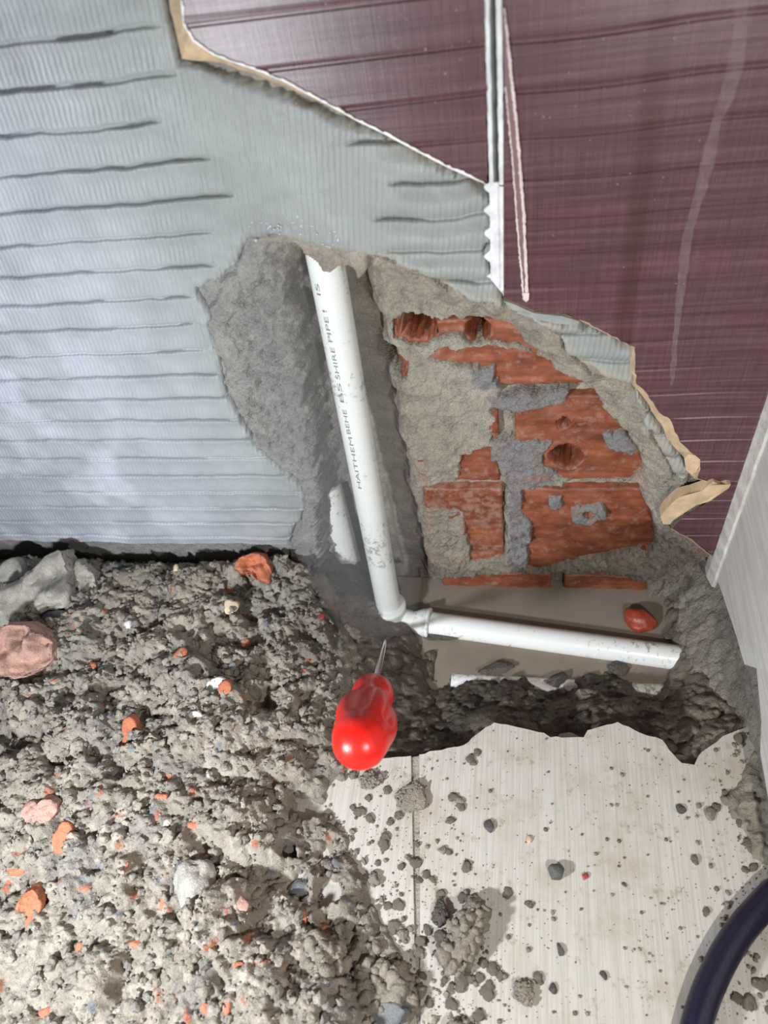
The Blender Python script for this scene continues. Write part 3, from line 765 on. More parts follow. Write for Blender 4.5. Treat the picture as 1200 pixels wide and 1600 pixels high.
# ==================================================================== BLOB LIBRARY
def ico(sub):
    bm = bmesh.new(); bmesh.ops.create_icosphere(bm, subdivisions=sub, radius=1.0)
    V = np.array([v.co[:] for v in bm.verts]); Fc = np.array([[v.index for v in f.verts] for f in bm.faces]); bm.free()
    return V, Fc
ICO = {s: ico(s) for s in (1, 2, 3, 4, 5)}
def noise3(P, sc, s):
    a = fbm(P[:, 0] + 5, P[:, 1] + 3, sc, 3, s); b = fbm(P[:, 1] - 4, P[:, 2] + 9, sc, 3, s + 20); c = fbm(P[:, 2] + 2, P[:, 0] - 7, sc, 3, s + 40)
    return (a + b + c) / 2
def blob_verts(sub, seed, rough=0.25, facets=0, sc=0.9, angular=0.75, fine=0.0):
    V, Fc = ICO[sub]; V = V.copy()
    r = np.random.default_rng(seed)
    V = V * (1 + rough * noise3(V, sc, seed % 97))[:, None]
    if fine: V = V * (1 + fine * noise3(V, 0.28, seed % 89 + 5))[:, None]
    for k in range(facets):
        n = r.normal(size=3); n /= np.linalg.norm(n); c = r.uniform(angular - 0.25, angular + 0.1)
        dd = V @ n; over = np.clip(dd - c, 0, None); V = V - over[:, None] * n * 0.96
    return V, Fc
LIB = [blob_verts(2, 11 + i, 0.5, 2 if i % 2 else 0, fine=0.22) for i in range(10)]
LIB3 = [blob_verts(3, 31 + i, 0.45, 1, fine=0.34) for i in range(7)]
LIB1 = [blob_verts(1, 61 + i, 0.25) for i in range(5)]
def scatter_mesh(lib, pos, scale, tints):
    Vs, Fs, Ts = [], [], []; off = 0
    for i in range(len(pos)):
        V, Fc = lib[i % len(lib)]
        q_ = rng.normal(size=4); q_ /= np.linalg.norm(q_); a, b, c, d_ = q_
        Rm = np.array([[1 - 2 * (c * c + d_ * d_), 2 * (b * c - d_ * a), 2 * (b * d_ + c * a)], [2 * (b * c + d_ * a), 1 - 2 * (b * b + d_ * d_), 2 * (c * d_ - b * a)], [2 * (b * d_ - c * a), 2 * (c * d_ + b * a), 1 - 2 * (b * b + c * c)]])
        W = (V * (scale[i] * rng.uniform(0.65, 1.15, 3))) @ Rm.T + pos[i]
        Vs.append(W); Fs.append(Fc + off); off += len(W); Ts.append(np.repeat(tints[i][None], len(W), 0))
    return np.vstack(Vs), np.vstack(Fs), np.vstack(Ts)

# ==================================================================== RUBBLE HEAP
heap_px = [(-700, 880), (0, 880), (120, 874), (300, 884), (455, 870), (488, 890), (520, 960), (540, 1040), (548, 1120), (545, 1165), (560, 1200), (535, 1225), (520, 1262), (552, 1300), (570, 1345), (592, 1385), (600, 1425),
           (640, 1470), (650, 1530), (700, 1545), (740, 1590), (765, 1640), (780, 2300), (-700, 2300)]
HEAP = fpoly(heap_px)
isl = [(*on_floor(482, 1262), 0.0100), (*on_floor(518, 1396), 0.0080), (*on_floor(456, 1338), 0.005), (*on_floor(540, 1235), 0.006)]
def heap_z(X, Y, detail=True):
    wx = X + 0.004 * fbm(X, Y, 0.016, 3, 201); wy = Y + 0.004 * fbm(X, Y, 0.016, 3, 202)
    jx = X + 0.0035 * fbm(X, Y, 0.009, 4, 221, 0.65); jy = Y + 0.0035 * fbm(X, Y, 0.009, 4, 222, 0.65)
    d = sdf(HEAP, wx, wy)
    base = -0.006 + 0.010 * smooth(d / 0.012) + 0.012 * smooth(d / 0.09) + 0.006 * fbm(X, Y, 0.06, 3, 203) * smooth(d / 0.03)
    for cx, cy, r in isl:
        q_ = np.hypot(X - cx, Y - cy) + 0.002 * fbm(X, Y, 0.008, 2, 5)
        base = base - 0.012 * smooth((r * 1.5 - q_) / r)
    # the left bank drops into the trench
    dt = sdf(TR, wx, wy); base = base - np.where(dt > 0, np.clip(dt * 0.9, 0, 0.05), 0)
    on = smooth((d + 0.002) / 0.008)
    g0, i0 = lumps(jx, jy, 0.042, 210, 0.75); g1, i1 = lumps(jx, jy, 0.019, 213, 0.9); g2, i2 = lumps(jx, jy, 0.0085, 216); g3, i3 = lumps(jx, jy, 0.0040, 219)
    base = base + 0.010 * smooth((Y - 0.335) / 0.03) * smooth(d / 0.01)
    base = base + 0.012 * smooth((d - 0.02) / 0.10) * smooth((0.30 - Y) / 0.08)
    for (u0, v0), (u1, v1) in (((330, 1335), (470, 1390)), ((470, 1390), (540, 1470)), ((640, 1480), (690, 1590)), ((300, 1010), (430, 1120))):
        (ax, ay), (bx, by) = on_floor(u0, v0), on_floor(u1, v1); l2 = (bx - ax) ** 2 + (by - ay) ** 2
        t = np.clip(((X - ax) * (bx - ax) + (Y - ay) * (by - ay)) / l2, 0, 1); q_ = np.hypot(X - ax - t * (bx - ax), Y - ay - t * (by - ay))
        base = base - 0.010 * np.exp(-(q_ / 0.007) ** 2)
    z = base + on * (0.021 * g0 * smooth(d / 0.05) + 0.0118 * g1 * smooth((d + 0.004) / 0.035) + 0.0052 * g2 + 0.0026 * g3 + 0.0020 * fbm(X, Y, 0.005, 3, 225, 0.7) - 0.004 - 0.006 * smooth(d / 0.03))
    for cx, cy, r in isl:
        q_ = np.hypot(X - cx, (Y - cy) * 0.8) + 0.004 * fbm(X, Y, 0.008, 3, 5)
        k = smooth((r * 1.05 - q_) / (r * 0.5)); z = z * (1 - k) - 0.004 * k
    return z, d, (i0, i1, i2, i3), (g0, g1, g2, g3)
gx = nonuni(-0.60, 0.06, 0.0011, -1.15, 0.10, 0.05); gy = nonuni(-0.01, 0.383, 0.0011, -0.45, 0.3835, 0.05)
X, Y = np.meshgrid(gx, gy)
z, d, ids, gs = heap_z(X, Y)
HX, HY, HZ = gx, gy, z
def heap_at(x, y):
    i = int(np.clip(np.searchsorted(HY, y), 0, len(HY) - 1)); j = int(np.clip(np.searchsorted(HX, x), 0, len(HX) - 1))
    return float(HZ[i, j])
crev = smooth((gs[1] * 0.6 + gs[2] * 0.5 + gs[0] * .3) / 0.5)[..., None]
pal = [C(0.335, 0.293, 0.238), C(0.290, 0.253, 0.207), C(0.365, 0.325, 0.270), C(0.275, 0.250, 0.218)]
sel = ids[1][..., None]
tint = np.where(sel < .35, pal[0], np.where(sel < .6, pal[1], np.where(sel < .85, pal[2], pal[3])))
tint = tint * (0.86 + 0.28 * ids[2][..., None])
spk = ids[3][..., None]; tint = np.where(spk > 0.985, C(0.42, 0.16, 0.09), np.where(spk > 0.97, C(0.20, 0.21, 0.23), tint))
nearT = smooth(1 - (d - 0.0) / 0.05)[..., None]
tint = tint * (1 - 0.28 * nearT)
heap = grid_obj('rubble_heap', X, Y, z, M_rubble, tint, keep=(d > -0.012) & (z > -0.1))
tag(heap, 'crumbled grey tan mortar rubble heaped over the left floor', 'rubble', kind='stuff')
# loose crumbs of the heap, part of the same stuff
def heap_crumbs():
    n = 6500
    P, S, T = [], [], []
    while len(P) < n:
        x = rng.uniform(-0.60, 0.05); y = rng.uniform(0.0, 0.38)
        i = int(np.clip(np.searchsorted(HY, y), 0, len(HY) - 1)); j = int(np.clip(np.searchsorted(HX, x), 0, len(HX) - 1))
        if d[i, j] < -0.002 or HZ[i, j] < -0.045 or any(math.hypot(x - a_, y - b_) < c_ * 1.05 for a_, b_, c_ in isl): continue
        s = 0.0009 + 0.0030 * rng.random() ** 5
        P.append((x, y, max(HZ[i, j], 0.0 if d[i, j] < .004 else -1) + s * 0.25)); S.append(s)
        c = pal[rng.integers(4)] * rng.uniform(0.88, 1.1); r_ = rng.random()
        if r_ > 0.994: c = C(0.50, 0.18, 0.09)
        elif r_ > 0.991: c = C(0.19, 0.20, 0.23)
        elif r_ > 0.980: c = C(0.55, 0.50, 0.42)
        if d[i, j] < 0.03: c = c * 0.82
        T.append(c)
    P, S, T = np.array(P), np.array(S), np.array(T); od = np.argsort(-S); P, S, T = P[od], S[od], T[od]
    Va, Fa, Ta = scatter_mesh(LIB3, P[:1500], S[:1500] * 1.1, T[:1500]); Vb, Fb, Tb = scatter_mesh(LIB, P[1500:], S[1500:], T[1500:])
    V, Fc, Tn = np.vstack([Va, Vb]), np.vstack([Fa, Fb + len(Va)]), np.vstack([Ta, Tb])
    me = raw_mesh('crumbs', V, Fc, Tn); o = new_obj('crumbs', me, M_rubble, heap); o['kind'] = 'stuff'
heap_crumbs()

def hit_heap(u, v):
    dr = ray(u, v); n = np.linalg.norm(dr); dr = dr / n
    t = 0.3
    while t < 1.2:
        p = dr * t + np.array([0, 0, H])
        g = heap_at(p[0], p[1]) if -0.6 < p[0] < 0.06 and 0 < p[1] < 0.38 else 0
        if p[2] < max(g, 0 if p[1] < 0.24 else g): return p
        t += 0.0008
    return p
def chunk(name, loc, dims, seed, mat, sub=3, facets=5, rough=0.22, rot=None, angular=0.62, fine=0.05, flat=False):
    V, Fc = blob_verts(sub, seed, rough, facets, angular=angular, fine=fine)
    V = V / np.abs(V).max(axis=0) * np.array(dims) / 2
    me = raw_mesh(name, V, Fc, smooth_shade=not flat)
    o = new_obj(name, me, mat); o.location = loc
    o.rotation_euler = rot if rot is not None else (random.uniform(-.3, .3), random.uniform(-.3, .3), random.uniform(0, 6.28))
    return o
def px2m(u, v, px):
    p = hit_heap(u, v); d_ = ray(u, v); return px / F * (np.linalg.norm(p - np.array([0, 0, H])) * F / np.linalg.norm(d_))
def cluster(name, loc, dims, seed, mat, rot=(0, 0, 0), n=150):
    V0, F0 = blob_verts(4, seed, 0.35, 0, fine=0.25); V0 = V0 / np.abs(V0).max(axis=0) * np.array(dims) / 2 * 0.92
    rr_ = np.random.default_rng(seed); idx = rr_.integers(0, len(V0), n); m_ = min(dims)
    V, Fc, _ = scatter_mesh(LIB, V0[idx] * 0.97, m_ * (0.05 + 0.13 * rr_.random(n) ** 2), np.ones((n, 3)))
    o = new_obj(name, raw_mesh(name, np.vstack([V0, V]), np.vstack([F0, Fc + len(V0)])), mat)
    o.location = loc; o.rotation_euler = rot; return o
# pixel x, y, width px, height px, material, name, category, label
heap_bits = [
 (402, 886, 66, 54, M_brickfrag, 'brick_fragment', 'brick piece', 'triangular orange red brick shard against the foot of the grey wall', (0.9, 0.1, -0.25), 7),
 (45, 1012, 96, 84, M_brickpink, 'brick_fragment', 'brick piece', 'big dusty pinkish brick lump at the left edge of the rubble', (0.5, 0.1, 0.1), 5),
 (62, 1266, 60, 34, M_brickpink, 'brick_fragment', 'brick piece', 'flat pale pink brick piece above the upright orange one', (0.3, 0, 0.1), 4),
 (101, 1305, 28, 44, M_brickfrag, 'brick_fragment', 'brick piece', 'bright orange upright brick chip in the left rubble', (0.8, 0.2, 0.0), 4),
 (50, 1416, 42, 52, M_brickfrag, 'brick_fragment', 'brick piece', 'broad orange brick chip low at the left edge', (0.6, 0.3, 0.3), 5),
 (22, 1362, 34, 18, M_brickfrag, 'brick_fragment', 'brick piece', 'thin brick sliver at the far left between two larger chips', (0.3, 0.0, 0.2), 4),
 (208, 1140, 34, 48, M_brickfrag, 'brick_fragment', 'brick piece', 'red brown two-lobed brick chip with a blue pebble at its foot', (0.6, 0.1, 0.5), 4),
 (282, 1022, 24, 18, M_brickfrag, 'brick_fragment', 'brick piece', 'dusty orange brick chip in the upper middle of the rubble', (0.5, 0.1, 0.5), 4),
 (381, 1007, 24, 16, M_brickfrag, 'brick_fragment', 'brick piece', 'small orange brick chip below the cream pebble', (0.5, 0.1, 0.2), 4),
 (357, 922, 18, 12, M_brickfrag, 'brick_fragment', 'brick piece', 'tiny orange brick chip just above the cream pebble', (0.5, 0.1, 0.2), 4),
 (352, 1073, 18, 18, M_brickfrag, 'brick_fragment', 'brick piece', 'pointed orange chip lying on the white flake', (0.5, 0.5, 0.2), 4),
 (475, 1048, 20, 10, M_brickfrag, 'brick_fragment', 'brick piece', 'narrow brick sliver left of the red handle, in the rubble bank', (0.2, 0.1, 0.2), 4),
 (497, 965, 24, 12, M_brickwet, 'brick_fragment', 'brick piece', 'wet dark brick sliver on the bank left of the pipe foot', (0.2, 0.1, 0.5), 4),
 (252, 1245, 22, 16, M_brickfrag, 'brick_fragment', 'brick piece', 'orange chip in a dark gap in the middle of the rubble', (0.3, 0.1, 0.5), 4),
 (302, 1289, 22, 16, M_brickfrag, 'brick_fragment', 'brick piece', 'round orange chip right of and below the chip in the dark gap', (0.3, 0.1, 0.5), 4),
 (416, 1219, 20, 18, M_brickfrag, 'brick_fragment', 'brick piece', 'soft orange chip left of the red handle end', (0.3, 0.1, 0.5), 4),
 (195, 1353, 18, 12, M_brickfrag, 'brick_fragment', 'brick piece', 'tiny orange chip in the lower left rubble, below and right of the upright one', (0.3, 0.1, 0.5), 4),
 (253, 1412, 14, 26, M_brickfrag, 'brick_fragment', 'brick piece', 'narrow upright orange chip in the lower middle rubble', (0.7, 0.0, 0.1), 4),
 (216, 1475, 32, 12, M_brickfrag, 'brick_fragment', 'brick piece', 'flat wide orange chip near the bottom of the rubble', (0.1, 0.0, 0.1), 4),
 (325, 1575, 26, 14, M_brickfrag, 'brick_fragment', 'brick piece', 'orange red chip at the bottom edge beside a yellow brown one', (0.3, 0.1, 0.2), 4),
 (357, 1572, 24, 26, M_brickfrag, 'brick_fragment', 'brick piece', 'yellowish brown rough chip at the bottom edge', (0.3, 0.1, 0.5), 3),
 (471, 1436, 18, 26, M_brickfrag, 'brick_fragment', 'brick piece', 'upright red chip in the dark rubble left of the lone clod', (0.6, 0.1, 0.1), 4),
 (374, 1512, 22, 16, M_brickfrag, 'brick_fragment', 'brick piece', 'muddy red chip low in the middle of the rubble', (0.3, 0.1, 0.1), 4),
 (388, 1456, 14, 12, M_brickfrag, 'brick_fragment', 'brick piece', 'small bright orange dot of brick above the muddy red chip', (0.3, 0.1, 0.1), 4),
 (125, 1480, 18, 14, M_brickfrag, 'brick_fragment', 'brick piece', 'orange crumb of brick left of the flat wide chip', (0.3, 0.1, 0.1), 4),
 (70, 1580, 22, 18, M_brickfrag, 'brick_fragment', 'brick piece', 'orange chip in the bottom left corner', (0.3, 0.1, 0.1), 4),
 (40, 1090, 26, 24, M_brickpink, 'brick_fragment', 'brick piece', 'small pinkish lump right below the big pink brick lump', (0.3, 0.1, 0.1), 4),
 (373, 1408, 34, 26, M_brickpink, 'brick_fragment', 'brick piece', 'pinkish grey lump in the shadowed middle of the rubble', (0.3, 0.1, 0.1), 4),
 (72, 918, 112, 104, M_stone, 'mortar_lump', 'lump', 'largest pale grey mortar lump under the wall at the left', (0.6, 0.0, 0.1), 5),
 (16, 900, 42, 60, M_stone, 'mortar_lump', 'lump', 'smooth pale angular lump at the left edge under the wall', (0.6, 0.2, 0.1), 7),
 (132, 905, 46, 62, M_stone, 'mortar_lump', 'lump', 'pale lump right beside the largest mortar lump', (0.5, 0.0, 0.4), 5),
 (88, 965, 50, 24, M_bluestone, 'mortar_lump', 'lump', 'dark glinting stone in shadow below the largest lump', (0.3, 0.0, 0.1), 4),
 (205, 905, 120, 58, M_clod, 'mortar_lump', 'lump', 'wide tan clod in a row along the wall foot', (0.2, 0.0, 0.1), 3),
 (300, 905, 70, 50, M_clod, 'mortar_lump', 'lump', 'tan clod between the wide clod and the triangular brick shard', (0.2, 0.0, 0.1), 3),
 (358, 944, 20, 26, M_cream, 'pebble', 'pebble', 'cream pebble below the triangular brick shard', (0.5, 0.2, 0.1), 3),
 (275, 890, 12, 16, M_cream, 'pebble', 'pebble', 'small yellowish pebble at the wall foot', (0.5, 0.2, 0.1), 3),
 (200, 976, 14, 14, M_whitechip, 'pebble', 'pebble', 'small white pebble beside a blue crumb in the upper rubble', (0.5, 0.2, 0.1), 3),
 (334, 1070, 30, 24, M_whitechip, 'tile_flake', 'chip', 'white tile flake under the pointed orange chip', (0.1, 0.2, 0.1), 6),
 (366, 1050, 26, 40, M_bluestone, 'pebble', 'pebble', 'greenish grey upright stone beside the white flake', (0.8, 0.1, 0.1), 5),
 (207, 1168, 14, 14, M_bluestone, 'pebble', 'pebble', 'round blue pebble at the foot of the red brown chip', (0.1, 0.1, 0.1), 0),
 (165, 1100, 22, 18, M_stone, 'pebble', 'pebble', 'blue white stone in the left part of the rubble', (0.1, 0.1, 0.1), 3),
 (600, 1560, 150, 110, M_clod, 'mortar_lump', 'lump', 'wide brown clod around the blue grey stone at the bottom edge', (0.25, 0.0, 0.2), 3),
 (590, 1588, 110, 50, M_bluestone, 'stone', 'stone', 'large blue grey stone cut by the bottom edge of the picture', (0.25, 0.0, 0.2), 3),
 (455, 1325, 46, 44, M_bluestone, 'stone', 'stone', 'dark grey stone in the shadowed edge of the rubble', (0.25, 0.0, 0.2), 4),
 (470, 1395, 50, 40, M_bluestone, 'stone', 'stone', 'rounded grey stone left of the lower white floor gap', (0.25, 0.0, 0.2), 1),
 (310, 1385, 80, 80, M_stone, 'mortar_lump', 'lump', 'big rounded tan lump in the middle of the lower rubble', (0.25, 0.0, 0.2), 2),
 (290, 1500, 110, 80, M_clod, 'mortar_lump', 'lump', 'broad dull tan lump low in the rubble', (0.3, 0.0, 0.4), 3),
 (500, 1500, 100, 90, M_clod, 'mortar_lump', 'lump', 'dark brown clod at the lower right edge of the rubble', (0.3, 0.0, 0.7), 3),
]
OUT = {0: [(372, 874), (385, 868), (400, 864), (413, 868), (421, 882), (424, 912), (413, 908), (396, 896), (378, 892), (368, 886)],
 1: [(0, 985), (12, 975), (34, 978), (62, 985), (82, 1000), (92, 1012), (90, 1028), (76, 1040), (50, 1050), (28, 1048), (4, 1030), (-4, 1010)],
 2: [(38, 1262), (46, 1252), (62, 1254), (76, 1246), (92, 1252), (94, 1264), (84, 1276), (66, 1274), (48, 1280), (36, 1276)],
 3: [(88, 1318), (90, 1296), (98, 1284), (106, 1286), (114, 1300), (112, 1318), (102, 1328), (90, 1326)],
 4: [(32, 1418), (36, 1398), (48, 1392), (58, 1396), (70, 1410), (66, 1424), (54, 1440), (36, 1440)],
 6: [(193, 1124), (202, 1119), (212, 1124), (216, 1134), (226, 1142), (224, 1154), (214, 1166), (196, 1168), (200, 1146), (193, 1134)],
 10: [(354, 1063), (361, 1078), (352, 1083), (343, 1080)],
 28: [(14, 930), (24, 912), (40, 900), (62, 888), (82, 862), (92, 862), (104, 884), (112, 908), (120, 930), (118, 944), (92, 948), (64, 952), (44, 972), (22, 976), (12, 960)],
 29: [(-10, 900), (2, 884), (20, 871), (34, 882), (38, 902), (22, 908), (8, 922), (-10, 932)],
 30: [(118, 874), (130, 880), (144, 890), (152, 910), (158, 926), (146, 934), (124, 930), (118, 908)],
 34: [(352, 938), (364, 940), (374, 944), (372, 952), (362, 958), (355, 958), (353, 948)],
 37: [(323, 1068), (334, 1061), (352, 1063), (354, 1076), (344, 1088), (330, 1086)]}
def outlined(name, px, dep, th, mat, seed, fine):
    pts = np.array(px, float); c = pts.mean(axis=0); q_ = pts - c; an = np.arctan2(q_[:, 1], q_[:, 0]); rd = np.hypot(q_[:, 0], q_[:, 1]); od = np.argsort(an); an, rd = an[od], rd[od]
    an = np.concatenate([an - 2 * math.pi, an, an + 2 * math.pi]); rd = np.tile(rd, 3)
    V, Fc = ICO[5] if fine > 0.1 else ICO[4]; n3 = noise3(V, 0.5, seed % 90) * fine + noise3(V, 0.16, seed % 70 + 3) * fine * 0.9 + noise3(V, 0.06, seed % 60 + 3) * fine * 0.6
    th_ = np.arctan2(V[:, 1], V[:, 0]); rr_ = np.interp(th_, an, rd) / F * dep
    lat = np.minimum(np.hypot(V[:, 0], V[:, 1]) * 1.3, 1.0) * (1 + n3 * 0.35)
    X_ = np.cos(th_) * rr_ * lat; Y_ = np.sin(th_) * rr_ * lat; Zc = np.clip(V[:, 2], -0.72, 0.72) * th * 1.3 + th * n3 * 1.5 + th * 0.5 * fbm(X_ + seed, Y_, 0.012, 3, seed % 50) * (0.4 + (fine > 0.1)) - 0.4 * Y_
    W = np.stack([X_ * _X[0] + Y_ * _X[1] + Zc * _X[2], X_ * _Y[0] + Y_ * _Y[1] + Zc * _Y[2], X_ * _Z[0] + Y_ * _Z[1] + Zc * _Z[2]], -1)
    o = new_obj(name, raw_mesh(name, W, Fc), mat); o.location = at_depth(c[0], c[1], dep); return o
for k_, (u, v, wp, hp, mt, nm, cat, lab, rot, fac) in enumerate(heap_bits):
    if k_ in OUT:
        p = hit_heap(u, v); dep = np.linalg.norm(p - np.array([0, 0, H])) * F / np.linalg.norm(ray(u, v))
        th = min(wp, hp) / F * dep * (0.16 if nm == 'tile_flake' else 0.32)
        tag(outlined(nm, OUT[k_], dep - th * (0.3 if wp > 30 else 0.8), th, mt, 300 + k_ * 13, 0.05 if wp < 35 or k_ == 29 else 0.13), lab, cat); continue
    p = hit_heap(u, v); wd = px2m(u, v, wp); ht = px2m(u, v, hp) * 1.08
    th = min(wd, ht) * (0.7 if nm in ('mortar_lump', 'stone', 'pebble') else 0.5)
    big_ = wp > 40
    if mt is M_clod:
        o = cluster(nm, (p[0], p[1], p[2] - th * 0.12), (wd, ht, th), 300 + k_ * 13, M_heapclod, rot)
    else: o = chunk(nm, (p[0], p[1] + 0.0, p[2] + th * (0.0 if not big_ else 0.06)), (wd, ht, th), 300 + k_ * 13, mt, sub=4 if big_ else (3 if wp > 24 else 2), facets=fac, rot=rot,
              rough=0.26, angular=0.6, fine=0.16 if (nm == 'mortar_lump' and lab[:6] != 'smooth') else (0.16 if big_ else 0.05))
    tag(o, lab, cat)
# thin curved white shell fragment
def shell():
    bm = bmesh.new(); n = 14; rings = []
    p = hit_heap(307, 1122); R_ = 0.0075
    for i in range(n + 1):
        a = math.radians(35 + 125 * i / n); wdt = 0.0022 * math.sin(math.pi * (i + .5) / (n + 1)) + 0.0004
        row = []
        for j in range(6):
            b = j / 6 * 2 * math.pi; r_ = R_ + wdt * math.cos(b)
            row.append(bm.verts.new((r_ * math.cos(a), r_ * math.sin(a), 0.0009 * math.sin(b) + 0.0015)))
        rings.append(row)
    for a, b in zip(rings[:-1], rings[1:]):
        for j in range(6): bm.faces.new((a[j], a[(j + 1) % 6], b[(j + 1) % 6], b[j]))
    bm.faces.new(rings[0][::-1]); bm.faces.new(rings[-1])
    bmesh.ops.recalc_face_normals(bm, faces=bm.faces[:])
    o = bm_obj('shell_piece', bm, M_whitechip); o.location = (p[0] + 0.001, p[1] - R_ * 0.7, p[2] + 0.001); o.rotation_euler = (0.3, 0, 0.25)
    tag(o, 'thin curved white sliver lying in the rubble', 'chip')
shell()

# second, low heap at the right edge of the floor
RH = fpoly([(1215, 1120), (1180, 1140), (1160, 1180), (1135, 1215), (1122, 1250), (1130, 1285), (1150, 1300), (1160, 1345), (1190, 1360), (1190, 1400), (1230, 1420), (1330, 1400), (1330, 1120)])
ys = np.linspace(0.04, 0.27, 200); xs = np.linspace(0.05, X0 + 0.012, 95)
X, Y = np.meshgrid(xs, ys)
d2 = sdf(RH, X + 0.004 * fbm(X, Y, 0.012, 3, 401), Y + 0.004 * fbm(X, Y, 0.012, 3, 402))
g1, i1 = lumps(X, Y, 0.011, 410); g2, i2 = lumps(X, Y, 0.006, 412); g3, i3 = lumps(X, Y, 0.003, 414)
Zr = -0.007 + 0.009 * smooth(d2 / 0.008) + 0.010 * smooth(d2 / 0.04) + smooth(d2 / 0.006) * (0.004 * g1 + 0.003 * g2 + 0.0016 * g3 - 0.003)
tr_ = sdf(TR, X, Y); Zr = Zr - np.where(tr_ > 0, np.clip(tr_ * 1.0, 0, 0.07), 0)
t2 = C(0.235, 0.21, 0.165) * (0.8 + 0.4 * i2[..., None])
hp2 = grid_obj('rubble_heap', X, Y, Zr, M_rubble, t2, keep=d2 > -0.008)
tag(hp2, 'low patch of brown mortar crumbs at the right edge of the floor', 'rubble', kind='stuff')

# ==================================================================== CRUMBS ON THE WHITE TILE
def crumb(u, v, wp, hp, mat, name, label, cat, group=None, seed=0, fac=3, lift=0.28, sub=3, fine=0.12, zr=0.6, rot=0.0, th=None):
    p = on_floor(u, v); sc = (ray(u, v) * 0 + 1)
    dep = H / -ray(u, v)[2] * F
    a, b = wp / F * dep, hp / F * dep * 1.15
    t = th or min(a, b) * zr
    if name == 'mud_clod': o = cluster(name, (p[0], p[1], t * lift), (a, b, t), 500 + seed * 7, mat, (0, 0, rot))
    else: o = chunk(name, (p[0], p[1], t * lift), (a, b, t), 500 + seed * 7, mat, sub=sub, facets=fac, rot=(0, 0, rot), fine=fine)
    tag(o, label, cat, group); return o
crumb(728, 1470, 62, 108, M_clod, 'mud_clod', 'tall lone mud clod casting a shadow on the white tile', 'clod', seed=1, fac=2, sub=4, zr=0.95, lift=0.42, rot=-0.45, fine=0.3)
crumb(868, 1368, 27, 26, M_darkstone, 'pebble', 'dark pointed pebble alone in the middle of the white tile', 'pebble', seed=2, fac=6, zr=0.75, lift=0.4, fine=0.02)
crumb(975, 1382, 9, 5, M_darkstone, 'grit_grain', 'black elongated grain on the tile left of the cable', 'pebble', seed=3, rot=-0.6, fac=0, sub=2)
crumb(764, 1293, 17, 20, M_darkstone, 'pebble', 'small dark pebble on the tile above the lone clod', 'pebble', seed=4)
crumb(690, 1328, 15, 13, M_clod, 'pebble', 'round brown crumb on the tile left of the small dark pebble', 'crumb', seed=5)
crumb(826, 1312, 11, 10, M_biscuit, 'pebble', 'orange brown crumb on the tile right of the small dark pebble', 'crumb', seed=6)
crumb(915, 1370, 11, 10, M_brickwet, 'pebble', 'dark reddish crumb right of the pointed pebble', 'crumb', seed=7)
crumb(1063, 1265, 18, 13, M_darkclod, 'pebble', 'dark oval crumb on the right half of the tile', 'crumb', seed=8)
crumb(1108, 1273, 20, 18, M_clod, 'pebble', 'brown crumb just left of the right hand rubble patch', 'crumb', seed=9)
crumb(875, 1484, 14, 16, M_darkclod, 'pebble', 'shiny dark crumb on the tile below and right of the lone clod', 'crumb', seed=10)
crumb(942, 1525, 13, 12, M_darkclod, 'pebble', 'glinting dark crumb in the lower middle of the tile', 'crumb', seed=11)
crumb(864, 1545, 13, 15, M_darkclod, 'pebble', 'dark crumb near the bottom edge left of centre of the tile', 'crumb', seed=12)
crumb(718, 1232 + 20, 16, 10, M_clod, 'pebble', 'flat brown crumb in the upper left of the white tile', 'crumb', seed=13)
crumb(645, 1250, 58, 46, M_clod, 'mud_clod', 'mud clod on the grout line below the red handle', 'clod', seed=14, sub=4, fine=0.3, zr=0.35, rot=0.5)
crumb(578, 1222, 44, 34, M_clod, 'mud_clod', 'mud clod directly below the round end of the red handle', 'clod', seed=15, sub=4, fine=0.3, zr=0.5, rot=0.5)
crumb(690, 1425, 34, 44, M_darkclod, 'mud_clod', 'dark clod at upper left of the tall lone clod', 'clod', seed=16, sub=4, fine=0.3, zr=0.5)
crumb(818, 1548, 34, 40, M_clod, 'mud_clod', 'rounded clod at the bottom between the rubble and the open tile', 'clod', seed=17, sub=4, fine=0.3, zr=0.6)
